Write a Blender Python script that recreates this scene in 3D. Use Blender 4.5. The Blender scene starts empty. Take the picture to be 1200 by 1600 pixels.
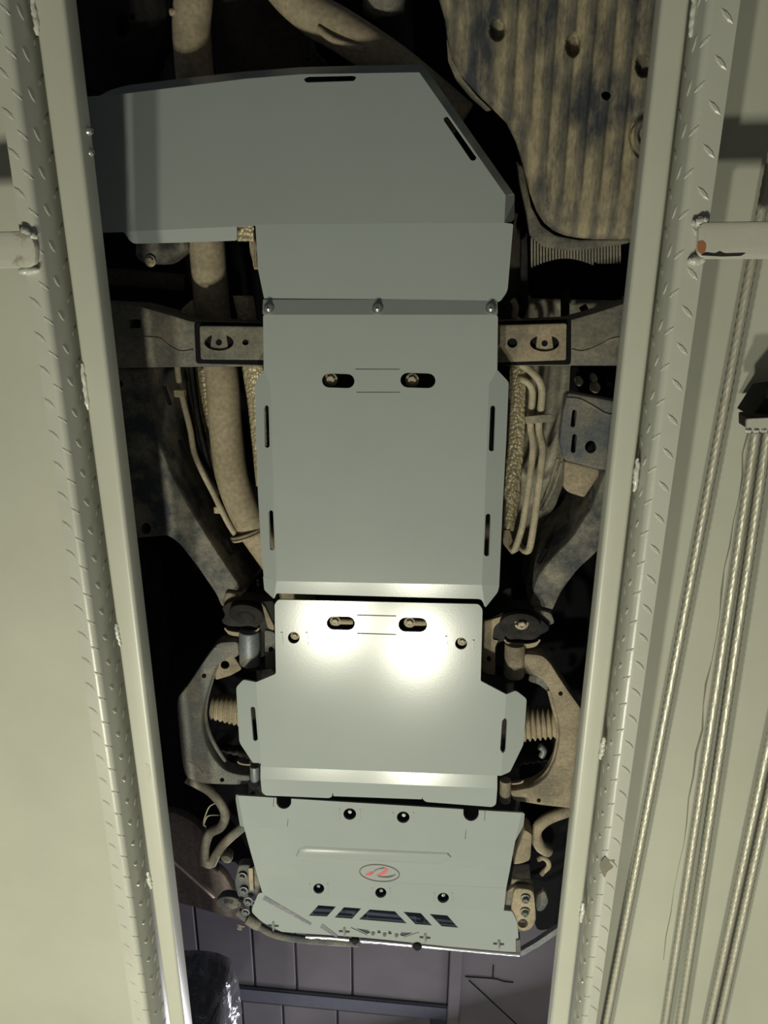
import bpy, bmesh, math, random
from mathutils import Vector, Matrix
from mathutils.geometry import tessellate_polygon
random.seed(7)
scene = bpy.context.scene
COL = scene.collection

# ------------------------------------------------------------------ camera
F = 1200.0                      # focal length in pixels of the 1200x1600 photograph
CZ = 1.25                       # camera height above the floor
ay = Vector((-24, 3467, 1200)).normalized()          # vehicle-forward axis seen from the camera (right, down, into)
ax = Vector((12800, 310, -1200)); ax = (ax - ay * ax.dot(ay)).normalized()
az = ax.cross(ay)
cam_d = bpy.data.cameras.new('camera'); cam = bpy.data.objects.new('camera', cam_d); COL.objects.link(cam)
cam_d.sensor_fit = 'VERTICAL'; cam_d.sensor_height = 36.0; cam_d.lens = F / 1600 * 36.0
cam_d.clip_start = 0.02; cam_d.clip_end = 100
R_ = Vector((ax.x, ay.x, az.x)); D_ = Vector((ax.y, ay.y, az.y)); W_ = Vector((ax.z, ay.z, az.z))
m = Matrix.Identity(4)
for i in range(3):
    m[i][0] = R_[i]; m[i][1] = -D_[i]; m[i][2] = -W_[i]
m[2][3] = CZ
cam.matrix_world = m
scene.camera = cam

# ------------------------------------------------------------------ light
world = bpy.data.worlds.new('world'); scene.world = world; world.use_nodes = True
bg = world.node_tree.nodes['Background']; bg.inputs[0].default_value = (0.80, 0.86, 1.0, 1); bg.inputs[1].default_value = 0.085
def lamp(name, loc, target, power, size, color, shape='DISK', sy=None):
    d = bpy.data.lights.new(name, 'AREA'); d.energy = power; d.shape = shape; d.size = size; d.color = color
    if sy: d.size_y = sy
    o = bpy.data.objects.new(name, d); COL.objects.link(o); o.location = loc
    o.rotation_euler = (Vector(target) - Vector(loc)).to_track_quat('-Z', 'Y').to_euler()
    return o
lamp('work_light', (-0.20, 2.58, CZ - 1.05), (-0.2, 0.7, CZ + 1.8), 34, 0.15, (1.0, 0.97, 0.78))
lamp('work_light', (-0.78, 2.42, CZ - 1.05), (-0.2, 0.7, CZ + 1.8), 40, 0.15, (1.0, 0.97, 0.78))
lamp('ceiling_tube', (-0.1, 5.4, CZ + 3.35), (-0.8, 3.9, CZ - 1.0), 170, 2.4, (0.95, 0.93, 1.0), 'RECTANGLE', 0.2)
vs = scene.view_settings
vs.view_transform = 'Standard'; vs.look = 'None'; vs.gamma = 1.0; vs.use_curve_mapping = False
vs.exposure = 0.2
scene.cycles.max_bounces = 6

# ------------------------------------------------------------------ helpers
def P(px, py, H):
    """photo pixel -> point on the horizontal plane H metres above the camera"""
    c = Vector((px - 600, py - 800, F))
    r = Vector((c.dot(ax), c.dot(ay), c.dot(az)))
    r = r * (H / r.z)
    return Vector((r.x, r.y, r.z + CZ))
def ray(px, py):
    c = Vector((px - 600, py - 800, F))
    return Vector((c.dot(ax), c.dot(ay), c.dot(az)))
class Plane:
    """plane through three (px, py, H) anchors"""
    def __init__(s, a, b, c):
        a, b, c = P(*a), P(*b), P(*c)
        s.n = (b - a).cross(c - a).normalized(); s.a = a
        if s.n.z > 0: s.n = -s.n                       # faces the camera
    def __call__(s, px, py):
        o = Vector((0, 0, CZ)); r = ray(px, py)
        return o + r * ((s.a - o).dot(s.n) / r.dot(s.n))
def flat(H): return Plane((400, 400, H), (800, 400, H), (400, 900, H))

def roundpoly(pts, r=4, n=3):
    out = []; N = len(pts)
    for i in range(N):
        p = Vector(pts[i][:2]); a = Vector(pts[i - 1][:2]); b = Vector(pts[(i + 1) % N][:2])
        rr = pts[i][2] if len(pts[i]) > 2 else r
        la, lb = (a - p).length, (b - p).length
        k = min(rr, la * .45, lb * .45)
        if k < 0.4: out.append(tuple(p)); continue
        s, e = p + (a - p) / la * k, p + (b - p) / lb * k
        for j in range(n + 1):
            t = j / n
            q = s * (1 - t) ** 2 + p * 2 * t * (1 - t) + e * t * t
            out.append((q.x, q.y))
    return out
def circ(cx, cy, rx, ry=None, n=20, ph=0):
    ry = ry or rx
    return [(cx + rx * math.cos(2 * math.pi * i / n + ph), cy + ry * math.sin(2 * math.pi * i / n + ph)) for i in range(n)]
def slot(x0, y0, x1, y1, w, n=7):
    """rounded slot from centre (x0,y0) to centre (x1,y1), width w"""
    d = Vector((x1 - x0, y1 - y0)); a = math.atan2(d.y, d.x); r = w / 2; o = []
    for i in range(n + 1):
        t = a + math.pi / 2 + math.pi * i / n; o.append((x0 + r * math.cos(t), y0 + r * math.sin(t)))
    for i in range(n + 1):
        t = a - math.pi / 2 + math.pi * i / n; o.append((x1 + r * math.cos(t), y1 + r * math.sin(t)))
    return o
def inset(poly, d):
    """move a polygon of 3D points inward in xy by d"""
    N = len(poly); area = sum(poly[i].x * poly[(i + 1) % N].y - poly[(i + 1) % N].x * poly[i].y for i in range(N))
    s = 1 if area > 0 else -1; out = []
    for i in range(N):
        p, a, b = poly[i], poly[i - 1], poly[(i + 1) % N]
        e1 = Vector((p.x - a.x, p.y - a.y)); e2 = Vector((b.x - p.x, b.y - p.y))
        if e1.length < 1e-7 or e2.length < 1e-7: out.append(p.copy()); continue
        e1.normalize(); e2.normalize()
        nn = Vector((-e1.y - e2.y, e1.x + e2.x)) * s
        if nn.length < 1e-5: out.append(p.copy()); continue
        nn.normalize(); c = max(.45, nn.dot(Vector((-e1.y, e1.x)) * s))
        out.append(Vector((p.x + nn.x * d / c, p.y + nn.y * d / c, p.z)))
    return out

def finish(bm, name, mat, parent=None, smooth=35, recalc=True):
    bmesh.ops.remove_doubles(bm, verts=bm.verts, dist=1e-5)
    if recalc: bmesh.ops.recalc_face_normals(bm, faces=bm.faces)
    me = bpy.data.meshes.new(name); bm.to_mesh(me); bm.free()
    if smooth:
        for p in me.polygons: p.use_smooth = True
        me.set_sharp_from_angle(angle=math.radians(smooth))
    me.materials.append(mat)
    o = bpy.data.objects.new(name, me); COL.objects.link(o)
    if parent:
        o.parent = parent
        o.matrix_parent_inverse = world_of(parent).inverted()
    return o
def world_of(o):
    mm = o.matrix_basis.copy()
    if o.parent: mm = world_of(o.parent) @ o.matrix_parent_inverse @ mm
    return mm
def copy_part(src, parent, offset):
    """a further copy of one part (shared mesh), moved by offset"""
    o = src.copy(); COL.objects.link(o)
    o.parent = parent; o.matrix_parent_inverse = world_of(parent).inverted()
    o.matrix_basis = Matrix.Translation(offset) @ world_of(src)
    return o
def thing(name, label, cat, loc, group=None):
    o = bpy.data.objects.new(name, None); COL.objects.link(o); o.location = loc
    o['label'] = label; o['category'] = cat
    if group: o['group'] = group
    o.empty_display_size = .1
    return o
def cap(bm, loops, flip=False):
    """triangulated face with holes from loops of BMVerts"""
    co = [[v.co for v in l] for l in loops]; fl = [v for l in loops for v in l]
    for t in tessellate_polygon(co):
        vs_ = [fl[i] for i in t]
        if len(set(vs_)) < 3: continue
        try: bm.faces.new(vs_)
        except ValueError: pass
def wall(bm, a, b):
    N = len(a)
    for i in range(N):
        j = (i + 1) % N
        try: bm.faces.new((a[i], a[j], b[j], b[i]))
        except ValueError: pass
def add_sheet(bm, outer, holes, plane, t=.005, edge=.0016):
    """plate facet of real thickness, its lower outline eased by `edge`"""
    up = -plane.n * t
    loops_b = []; loops_t = []
    for k, l in enumerate([outer] + list(holes)):
        pts = [plane(*p[:2]) for p in l]
        lo = [bm.verts.new(p) for p in pts]; hi = [bm.verts.new(p + up) for p in pts]
        loops_b.append(lo); loops_t.append(hi); wall(bm, lo, hi)
    cap(bm, loops_b); cap(bm, loops_t)
def add_slab(bm, outer, plane, depth, holes=(), bev=.006, taper=0.0):
    """pressed or cast piece: rounded lower edge, walls rising by depth"""
    base = [plane(*p[:2]) for p in outer]
    rings = []
    for ins, dz in ((bev, 0), (bev * .3, bev * .3), (0, bev), (taper, depth)):
        r = inset(base, ins) if ins else [p.copy() for p in base]
        rings.append([bm.verts.new(p + Vector((0, 0, dz))) for p in r])
    for a, b in zip(rings, rings[1:]): wall(bm, a, b)
    lb = [rings[0]]; lt = [rings[-1]]
    for h in holes:
        pts = [plane(*p) for p in h]
        lo = [bm.verts.new(p) for p in pts]; hi = [bm.verts.new(p + Vector((0, 0, depth))) for p in pts]
        wall(bm, lo, hi); lb.append(lo); lt.append(hi)
    cap(bm, lb); cap(bm, lt)
def slab(name, outer, H, depth, mat, parent, holes=(), bev=.006, r=6, taper=0.0, smooth=40):
    bm = bmesh.new()
    pl = H if isinstance(H, Plane) else flat(H)
    add_slab(bm, roundpoly(outer, r) if r else outer, pl, depth, holes, bev, taper)
    return finish(bm, name, mat, parent, smooth)
def sheet(name, outer, H, mat, parent, holes=(), t=.004, r=3):
    bm = bmesh.new()
    pl = H if isinstance(H, Plane) else flat(H)
    add_sheet(bm, roundpoly(outer, r) if r else outer, holes, pl, t)
    return finish(bm, name, mat, parent, 35)
def spline(pts, sub=8):
    out = []; n = len(pts)
    for i in range(n - 1):
        p0, p1, p2, p3 = pts[max(i - 1, 0)], pts[i], pts[i + 1], pts[min(i + 2, n - 1)]
        for j in range(sub):
            t = j / sub
            out.append(0.5 * ((2 * p1) + (p2 - p0) * t + (2 * p0 - 5 * p1 + 4 * p2 - p3) * t * t + (3 * p1 - p0 - 3 * p2 + p3) * t ** 3))
    out.append(pts[-1]); return out
def add_tube(bm, pts, rad, seg=14, caps=True, section=None):
    """sweep a circle (or section(k, i) -> radius factor) along 3D points"""
    N = len(pts); rad = rad if callable(rad) else (lambda t, r=rad: r)
    t0 = (pts[1] - pts[0]).normalized(); u = t0.orthogonal().normalized(); rings = []
    for k in range(N):
        t = (pts[min(k + 1, N - 1)] - pts[max(k - 1, 0)]).normalized()
        u = (u - t * u.dot(t)).normalized(); v = t.cross(u)
        r = rad(k / (N - 1)); ring = []
        for i in range(seg):
            a = 2 * math.pi * i / seg
            rr = r * (section(k, a) if section else 1)
            ring.append(bm.verts.new(pts[k] + (u * math.cos(a) + v * math.sin(a)) * rr))
        rings.append(ring)
    for a, b in zip(rings, rings[1:]): wall(bm, a, b)
    if caps: bm.faces.new(rings[0]); bm.faces.new(rings[-1])
def tube(name, px, rad, mat, parent, sub=8, seg=14, smooth=50):
    bm = bmesh.new(); pts = [P(*p) for p in px]
    add_tube(bm, spline(pts, sub) if sub else pts, rad, seg)
    return finish(bm, name, mat, parent, smooth)
def add_lathe(bm, c, axis, prof, seg=20):
    """prof: (distance along axis, radius)"""
    axis = axis.normalized(); u = axis.orthogonal().normalized(); v = axis.cross(u); rings = []
    for h, r in prof:
        rings.append([bm.verts.new(c + axis * h + (u * math.cos(2 * math.pi * i / seg) + v * math.sin(2 * math.pi * i / seg)) * max(r, 1e-5)) for i in range(seg)])
    for a, b in zip(rings, rings[1:]): wall(bm, a, b)
    bm.faces.new(rings[0]); bm.faces.new(rings[-1])
def lathe(name, c, axis, prof, mat, parent, seg=20, smooth=35):
    bm = bmesh.new(); add_lathe(bm, c, axis, prof, seg)
    return finish(bm, name, mat, parent, smooth)
def hexbolt(name, c, r, mat, parent, head=None, washer=True, drop=Vector((0, 0, -1)), hexa=True):
    """bolt head hanging below point c: washer, hexagon (or button) head, drive recess"""
    bm = bmesh.new(); h = head or r * .8
    if washer: add_lathe(bm, c, drop, [(-.001, r * 1.45), (.0015, r * 1.45), (.0022, r * 1.3)], 20)
    if hexa:
        add_lathe(bm, c, drop, [(.001, r), (h * .85, r), (h, r * .8), (h, r * .45), (h * .8, r * .4)], 6)
    else:
        add_lathe(bm, c, drop, [(.001, r), (h * .4, r * .97), (h * .75, r * .8), (h, r * .5), (h, r * .36), (h * .5, r * .33)], 18)
    return finish(bm, name, mat, parent, 30)
def add_box(bm, lo, hi):
    v = [bm.verts.new((x, y, z)) for x in (lo[0], hi[0]) for y in (lo[1], hi[1]) for z in (lo[2], hi[2])]
    for f in ((0, 1, 3, 2), (4, 6, 7, 5), (0, 4, 5, 1), (2, 3, 7, 6), (0, 2, 6, 4), (1, 5, 7, 3)):
        bm.faces.new([v[i] for i in f])

# ------------------------------------------------------------------ materials
def mat_base(name):
    mt = bpy.data.materials.new(name); mt.use_nodes = True
    nt = mt.node_tree; b = nt.nodes['Principled BSDF']
    return mt, nt, b
def node(nt, t, **kw):
    n = nt.nodes.new(t)
    for k, v in kw.items():
        if k in n.inputs.keys(): n.inputs[k].default_value = v
        else: setattr(n, k, v)
    return n
def coords(nt, scale=(1, 1, 1)):
    tc = nt.nodes.new('ShaderNodeNewGeometry'); mp = nt.nodes.new('ShaderNodeMapping'); mp.inputs['Scale'].default_value = scale
    nt.links.new(tc.outputs['Position'], mp.inputs['Vector']); return mp.outputs[0]
def dusty(name, base, dust, scale=9, lo=.42, hi=.62, rough=.75, bump=.25, metal=0.0, stretch=(1, 1, 1), wave=None, spec=.3):
    """metal or rubber partly covered with dry road dust"""
    mt, nt, b = mat_base(name); L = nt.links
    v = coords(nt, stretch)
    n1 = node(nt, 'ShaderNodeTexNoise', Scale=scale, Detail=8.0, Roughness=.65); L.new(v, n1.inputs['Vector'])
    r = node(nt, 'ShaderNodeMapRange'); r.inputs['From Min'].default_value = lo; r.inputs['From Max'].default_value = hi
    L.new(n1.outputs['Fac'], r.inputs['Value'])
    mx = node(nt, 'ShaderNodeMix', data_type='RGBA'); mx.inputs['A'].default_value = (*base, 1); mx.inputs['B'].default_value = (*dust, 1)
    fac = r.outputs[0]
    if wave:                                            # mud holds on between ribs of this spacing, less on their crests
        g_ = nt.nodes.new('ShaderNodeNewGeometry'); sx = nt.nodes.new('ShaderNodeSeparateXYZ'); L.new(g_.outputs['Position'], sx.inputs[0])
        m1 = node(nt, 'ShaderNodeMath', operation='MULTIPLY_ADD'); m1.inputs[1].default_value = 2 * math.pi / wave; m1.inputs[2].default_value = .6 + math.pi; L.new(sx.outputs['X'], m1.inputs[0])
        m2_ = node(nt, 'ShaderNodeMath', operation='SINE'); L.new(m1.outputs[0], m2_.inputs[0])
        m3_ = node(nt, 'ShaderNodeMapRange'); m3_.inputs['From Min'].default_value = -.9; m3_.inputs['From Max'].default_value = .4; m3_.inputs['To Min'].default_value = .42; L.new(m2_.outputs[0], m3_.inputs['Value'])
        m4_ = node(nt, 'ShaderNodeMath', operation='MULTIPLY'); L.new(fac, m4_.inputs[0]); L.new(m3_.outputs[0], m4_.inputs[1]); fac = m4_.outputs[0]
    L.new(fac, mx.inputs['Factor'])
    n2 = node(nt, 'ShaderNodeTexNoise', Scale=scale * 14, Detail=4.0); L.new(v, n2.inputs['Vector'])
    m2 = node(nt, 'ShaderNodeMix', data_type='RGBA', blend_type='MULTIPLY'); m2.inputs['Factor'].default_value = .45
    L.new(mx.outputs['Result'], m2.inputs['A'])
    rp = node(nt, 'ShaderNodeMapRange'); rp.inputs['From Min'].default_value = .3; rp.inputs['From Max'].default_value = .7; rp.inputs['To Min'].default_value = .45; rp.inputs['To Max'].default_value = 1.25
    L.new(n2.outputs['Fac'], rp.inputs['Value']); L.new(rp.outputs[0], m2.inputs['B'])
    L.new(m2.outputs['Result'], b.inputs['Base Color'])
    b.inputs['Roughness'].default_value = rough; b.inputs['Metallic'].default_value = metal; b.inputs['Specular IOR Level'].default_value = spec
    if bump:
        bp = node(nt, 'ShaderNodeBump', Strength=bump, Distance=.004); L.new(n1.outputs['Fac'], bp.inputs['Height'])
        L.new(bp.outputs[0], b.inputs['Normal'])
    return mt
def painted(name, col, rough=.35, spec=.5, mottling=.06, peel=.05, scale=3.0, dirt=None, dirt_lo=.62, dirt_hi=.74, metal=0.0, peel_scale=260):
    """coat of paint or powder with faint mottling, orange peel and optional grime spots"""
    mt, nt, b = mat_base(name); L = nt.links; v = coords(nt)
    n1 = node(nt, 'ShaderNodeTexNoise', Scale=scale, Detail=6.0, Roughness=.6); L.new(v, n1.inputs['Vector'])
    r = node(nt, 'ShaderNodeMapRange'); r.inputs['To Min'].default_value = 1 - mottling * 2; r.inputs['To Max'].default_value = 1 + mottling * 2
    r.inputs['From Min'].default_value = .2; r.inputs['From Max'].default_value = .8
    L.new(n1.outputs['Fac'], r.inputs['Value'])
    mx = node(nt, 'ShaderNodeMix', data_type='RGBA', blend_type='MULTIPLY'); mx.inputs['Factor'].default_value = 1; mx.inputs['A'].default_value = (*col, 1)
    L.new(r.outputs[0], mx.inputs['B']); out = mx.outputs['Result']
    if dirt:
        n3 = node(nt, 'ShaderNodeTexNoise', Scale=14.0, Detail=7.0, Roughness=.7); L.new(v, n3.inputs['Vector'])
        r3 = node(nt, 'ShaderNodeMapRange'); r3.inputs['From Min'].default_value = dirt_lo; r3.inputs['From Max'].default_value = dirt_hi; r3.inputs['To Max'].default_value = .7
        L.new(n3.outputs['Fac'], r3.inputs['Value'])
        m3 = node(nt, 'ShaderNodeMix', data_type='RGBA'); m3.inputs['B'].default_value = (*dirt, 1)
        L.new(r3.outputs[0], m3.inputs['Factor']); L.new(out, m3.inputs['A']); out = m3.outputs['Result']
    L.new(out, b.inputs['Base Color'])
    b.inputs['Roughness'].default_value = rough; b.inputs['Specular IOR Level'].default_value = spec; b.inputs['Metallic'].default_value = metal
    n2 = node(nt, 'ShaderNodeTexNoise', Scale=float(peel_scale), Detail=2.0); L.new(v, n2.inputs['Vector'])
    bp = node(nt, 'ShaderNodeBump', Strength=peel, Distance=.002); L.new(n2.outputs['Fac'], bp.inputs['Height']); L.new(bp.outputs[0], b.inputs['Normal'])
    return mt
def dimpled(name, base, hi):
    """embossed aluminium foil of a heat shield under a film of dust"""
    mt, nt, b = mat_base(name); L = nt.links; v = coords(nt, (1, 1, .6))
    vo = node(nt, 'ShaderNodeTexVoronoi', Scale=105.0); L.new(v, vo.inputs['Vector'])
    bp = node(nt, 'ShaderNodeBump', Strength=.9, Distance=.004, invert=True); L.new(vo.outputs['Distance'], bp.inputs['Height'])
    n1 = node(nt, 'ShaderNodeTexNoise', Scale=12.0, Detail=5.0); L.new(v, n1.inputs['Vector'])
    mx = node(nt, 'ShaderNodeMix', data_type='RGBA'); mx.inputs['A'].default_value = (*base, 1); mx.inputs['B'].default_value = (*hi, 1)
    L.new(n1.outputs['Fac'], mx.inputs['Factor']); L.new(mx.outputs['Result'], b.inputs['Base Color'])
    L.new(bp.outputs[0], b.inputs['Normal']); b.inputs['Metallic'].default_value = .35; b.inputs['Roughness'].default_value = .5; b.inputs['Specular IOR Level'].default_value = .5
    return mt
def plain(name, col, rough=.5, metal=0.0, spec=.5):
    mt, nt, b = mat_base(name); L = nt.links; v = coords(nt)
    n1 = node(nt, 'ShaderNodeTexNoise', Scale=40.0, Detail=4.0); L.new(v, n1.inputs['Vector'])
    r = node(nt, 'ShaderNodeMapRange'); r.inputs['To Min'].default_value = .82; r.inputs['To Max'].default_value = 1.18; L.new(n1.outputs['Fac'], r.inputs['Value'])
    mx = node(nt, 'ShaderNodeMix', data_type='RGBA', blend_type='MULTIPLY'); mx.inputs['Factor'].default_value = 1; mx.inputs['A'].default_value = (*col, 1)
    L.new(r.outputs[0], mx.inputs['B']); L.new(mx.outputs['Result'], b.inputs['Base Color'])
    b.inputs['Roughness'].default_value = rough; b.inputs['Metallic'].default_value = metal; b.inputs['Specular IOR Level'].default_value = spec
    return mt
M = {}
M['plate'] = painted('grey_powder_coat', (.36, .40, .385), rough=.19, spec=.5, mottling=.015, peel=.02, scale=5, metal=.0)
M['lift'] = painted('lift_paint', (.50, .51, .43), rough=.36, spec=.5, mottling=.04, peel=.08, dirt=(.20, .16, .10), dirt_lo=.70, dirt_hi=.80)
M['lift_tread'] = painted('tread_paint', (.50, .51, .44), rough=.33, spec=.55, mottling=.06, peel=.10, dirt=(.14, .11, .08), dirt_lo=.69, dirt_hi=.80)
M['weld'] = painted('weld_paint', (.60, .61, .54), rough=.25, spec=.6, peel=.3, peel_scale=120)
M['strap'] = painted('strap_paint', (.50, .50, .42), rough=.4, spec=.45, mottling=.1, peel=.1, dirt=(.10, .06, .04), dirt_lo=.60, dirt_hi=.70)
M['cable'] = plain('galvanised_rope', (.50, .49, .40), .42, .35)
M['steel'] = plain('zinc_bolt', (.62, .62, .58), .28, .8)
M['bolt_dusty'] = plain('dusty_bolt', (.34, .29, .21), .55, .2)
M['frame'] = dusty('frame_steel', (.06, .068, .075), (.30, .275, .215), scale=11, lo=.40, hi=.66, bump=.35)
M['frame_dark'] = dusty('frame_black', (.012, .012, .014), (.05, .042, .034), scale=8, lo=.45, hi=.75, bump=.2)
M['member'] = dusty('crossmember_steel', (.14, .14, .12), (.31, .275, .20), scale=8, lo=.38, hi=.68, bump=.2)
M['bracket'] = dusty('bracket_steel', (.095, .11, .12), (.23, .21, .16), scale=10, lo=.42, hi=.68, bump=.25)
M['arm'] = dusty('arm_steel', (.155, .16, .15), (.31, .275, .205), scale=10, lo=.48, hi=.72, bump=.2)
M['arm_brown'] = dusty('arm_dusty', (.19, .165, .12), (.38, .315, .215), scale=9, lo=.34, hi=.62, bump=.2)
M['pipe'] = dusty('exhaust_dust', (.26, .22, .145), (.42, .355, .245), scale=6, lo=.30, hi=.62, rough=.7, bump=.12)
M['line'] = dusty('line_dust', (.34, .30, .20), (.50, .44, .32), scale=14, lo=.35, hi=.6, rough=.6, bump=.1)
M['tank'] = dusty('tank_mud', (.058, .064, .072), (.37, .32, .21), scale=5, lo=.37, hi=.56, rough=.9, bump=.5, stretch=(2.6, .9, 1), wave=.043)
M['skirt'] = dusty('tank_guard', (.10, .10, .085), (.26, .235, .17), scale=9, lo=.36, hi=.62, bump=.25)
M['rubber'] = dusty('black_rubber', (.012, .012, .012), (.055, .045, .035), scale=12, lo=.45, hi=.75, rough=.85)
M['boot'] = dusty('boot_dust', (.28, .24, .16), (.46, .39, .27), scale=14, lo=.3, hi=.6, rough=.85, bump=.1)
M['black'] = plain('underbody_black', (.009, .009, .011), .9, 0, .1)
M['brown'] = dusty('floor_brown', (.05, .043, .04), (.10, .085, .07), scale=6, lo=.4, hi=.7, rough=.9)
M['body'] = dusty('body_floor', (.24, .235, .185), (.44, .41, .32), scale=7, lo=.35, hi=.6, rough=.8, bump=.05)
M['foil'] = dimpled('heat_foil', (.36, .31, .19), (.55, .48, .32))
M['bushing'] = dusty('bushing_steel', (.20, .225, .235), (.30, .27, .19), scale=12, lo=.5, hi=.75, rough=.5, metal=.3, bump=.1)
M['chrome'] = plain('bumper_lip', (.62, .60, .62), .16, .7)
M['red'] = plain('emblem_red', (.62, .10, .10), .5)
M['ink'] = plain('emblem_black', (.06, .045, .045), .5)
M['ceiling'] = painted('ceiling_panel', (.17, .157, .172), rough=.8, spec=.2, mottling=.10, peel=.05, scale=2.5)
M['ceiling_gap'] = plain('ceiling_backing', (.05, .05, .075), .9)
M['beam'] = plain('ceiling_beam', (.085, .09, .125), .8)
M['brace'] = plain('brace_paint', (.42, .35, .34), .6)
M['fender'] = dusty('fender_brown', (.12, .095, .095), (.19, .155, .145), scale=5, rough=.9, bump=.05)
M['cutout_dark'] = plain('cutout_backing_dark', (.045, .055, .085), .7)
M['bumper'] = dusty('bumper_paint_groove_shade', (.20, .22, .26), (.30, .29, .29), scale=8, lo=.45, hi=.7, bump=.05)
M['floor'] = dusty('concrete', (.20, .20, .19), (.30, .30, .28), scale=3, rough=.8)

# ------------------------------------------------------------------ the room
def structure(o): o['kind'] = 'structure'; return o
ZC = CZ + 3.6
bm = bmesh.new(); add_box(bm, (-7, -6, -.1), (7, 12, 0)); structure(finish(bm, 'floor', M['floor'], smooth=0))
bm = bmesh.new(); add_box(bm, (-7, -6, ZC + .02), (7, 12, ZC + .12)); ceil = structure(finish(bm, 'ceiling', M['ceiling_gap'], smooth=0))
# ceiling boards between the joints that the photograph shows, on both sides of the dark beam
xs = [P(x, 1500, 3.6).x for x in (-60, 60, 180, 311, 396, 462, 550, 703, 1100)]
ys = [2.6, P(470, 1549, 3.6).y, P(470, 1572, 3.6).y, 5.9, 7.4]
for i in range(len(xs) - 1):
    for j, (y0, y1) in enumerate(((ys[0], ys[1]), (ys[2], ys[3]), (ys[3], ys[4])) if i < len(xs) - 2 else ((ys[0], ys[3]), (ys[3], ys[4]))):
        bm = bmesh.new(); g = .006
        sh = .10 if j else 0
        add_box(bm, (xs[i] + g - sh, y0 + g, ZC), (xs[i + 1] - g - sh, y1 - g, ZC + .03))
        bmesh.ops.bevel(bm, geom=bm.edges[:], offset=.006, segments=1, affect='EDGES')
        finish(bm, 'ceiling_panel', M['ceiling'], ceil, 0)
bm = bmesh.new(); add_box(bm, (-4, ys[1] + .005, ZC - .012), (P(701, 1560, 3.6).x, ys[2] - .005, ZC + .02))
bmesh.ops.bevel(bm, geom=bm.edges[:], offset=.01, segments=2, affect='EDGES')
finish(bm, 'ceiling_beam', M['beam'], ceil, 30)
# flat pale batten and the thin wires pinned to the boards right of it
x0, x1 = P(703, 1500, 3.58).x, P(722, 1500, 3.58).x
bm = bmesh.new(); add_box(bm, (x0, 2.6, ZC - .02), (x1, 7.4, ZC + .005)); bmesh.ops.bevel(bm, geom=bm.edges[:], offset=.006, segments=1, affect='EDGES')
finish(bm, 'batten', M['ceiling'], ceil, 0)
for w in (((727, 1526), (771, 1529), (786, 1533), (802, 1535)), ((771, 1508), (770, 1528)), ((733, 1532), (770, 1566), (798, 1592), (830, 1622))):
    tube('ceiling_wire', [(x, y, 3.599) for x, y in w], .004, M['black'], ceil, 4, 6)

# ------------------------------------------------------------------ the lift
def lerp(a, b, t): return a + (b - a) * t
YA, YB = -2.4, 3.0                  # ends of the runways along the vehicle
class Edge:
    """straight edge given at photo rows 0 and 1600, at height H -> x at any y"""
    def __init__(s, xa, xb, H):
        a, b = P(xa, 0, H), P(xb, 1600, H); s.a, s.k = a, (b.x - a.x) / (b.y - a.y)
    def __call__(s, y): return s.a.x + (y - s.a.y) * s.k
def profile_beam(bm, sect, closed=False):
    """sect(y) -> list of (x, z) ; swept between the runway ends"""
    rows = []
    for y in (YA, YB): rows.append([bm.verts.new((x, y, CZ + z)) for x, z in sect(y)])
    n = len(rows[0])
    for i in range(n if closed else n - 1):
        j = (i + 1) % n
        bm.faces.new((rows[0][i], rows[0][j], rows[1][j], rows[1][i]))
    if closed:
        bm.faces.new(rows[0]); bm.faces.new(rows[1])
def arc(cx, cz, r, a0, a1, n=6):
    return [(cx + r * math.cos(math.radians(lerp(a0, a1, i / n))), cz + r * math.sin(math.radians(lerp(a0, a1, i / n)))) for i in range(n + 1)]
HB, HR, HD = 1.475, 1.55, 1.645       # lip, rail and deck underside heights
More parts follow.
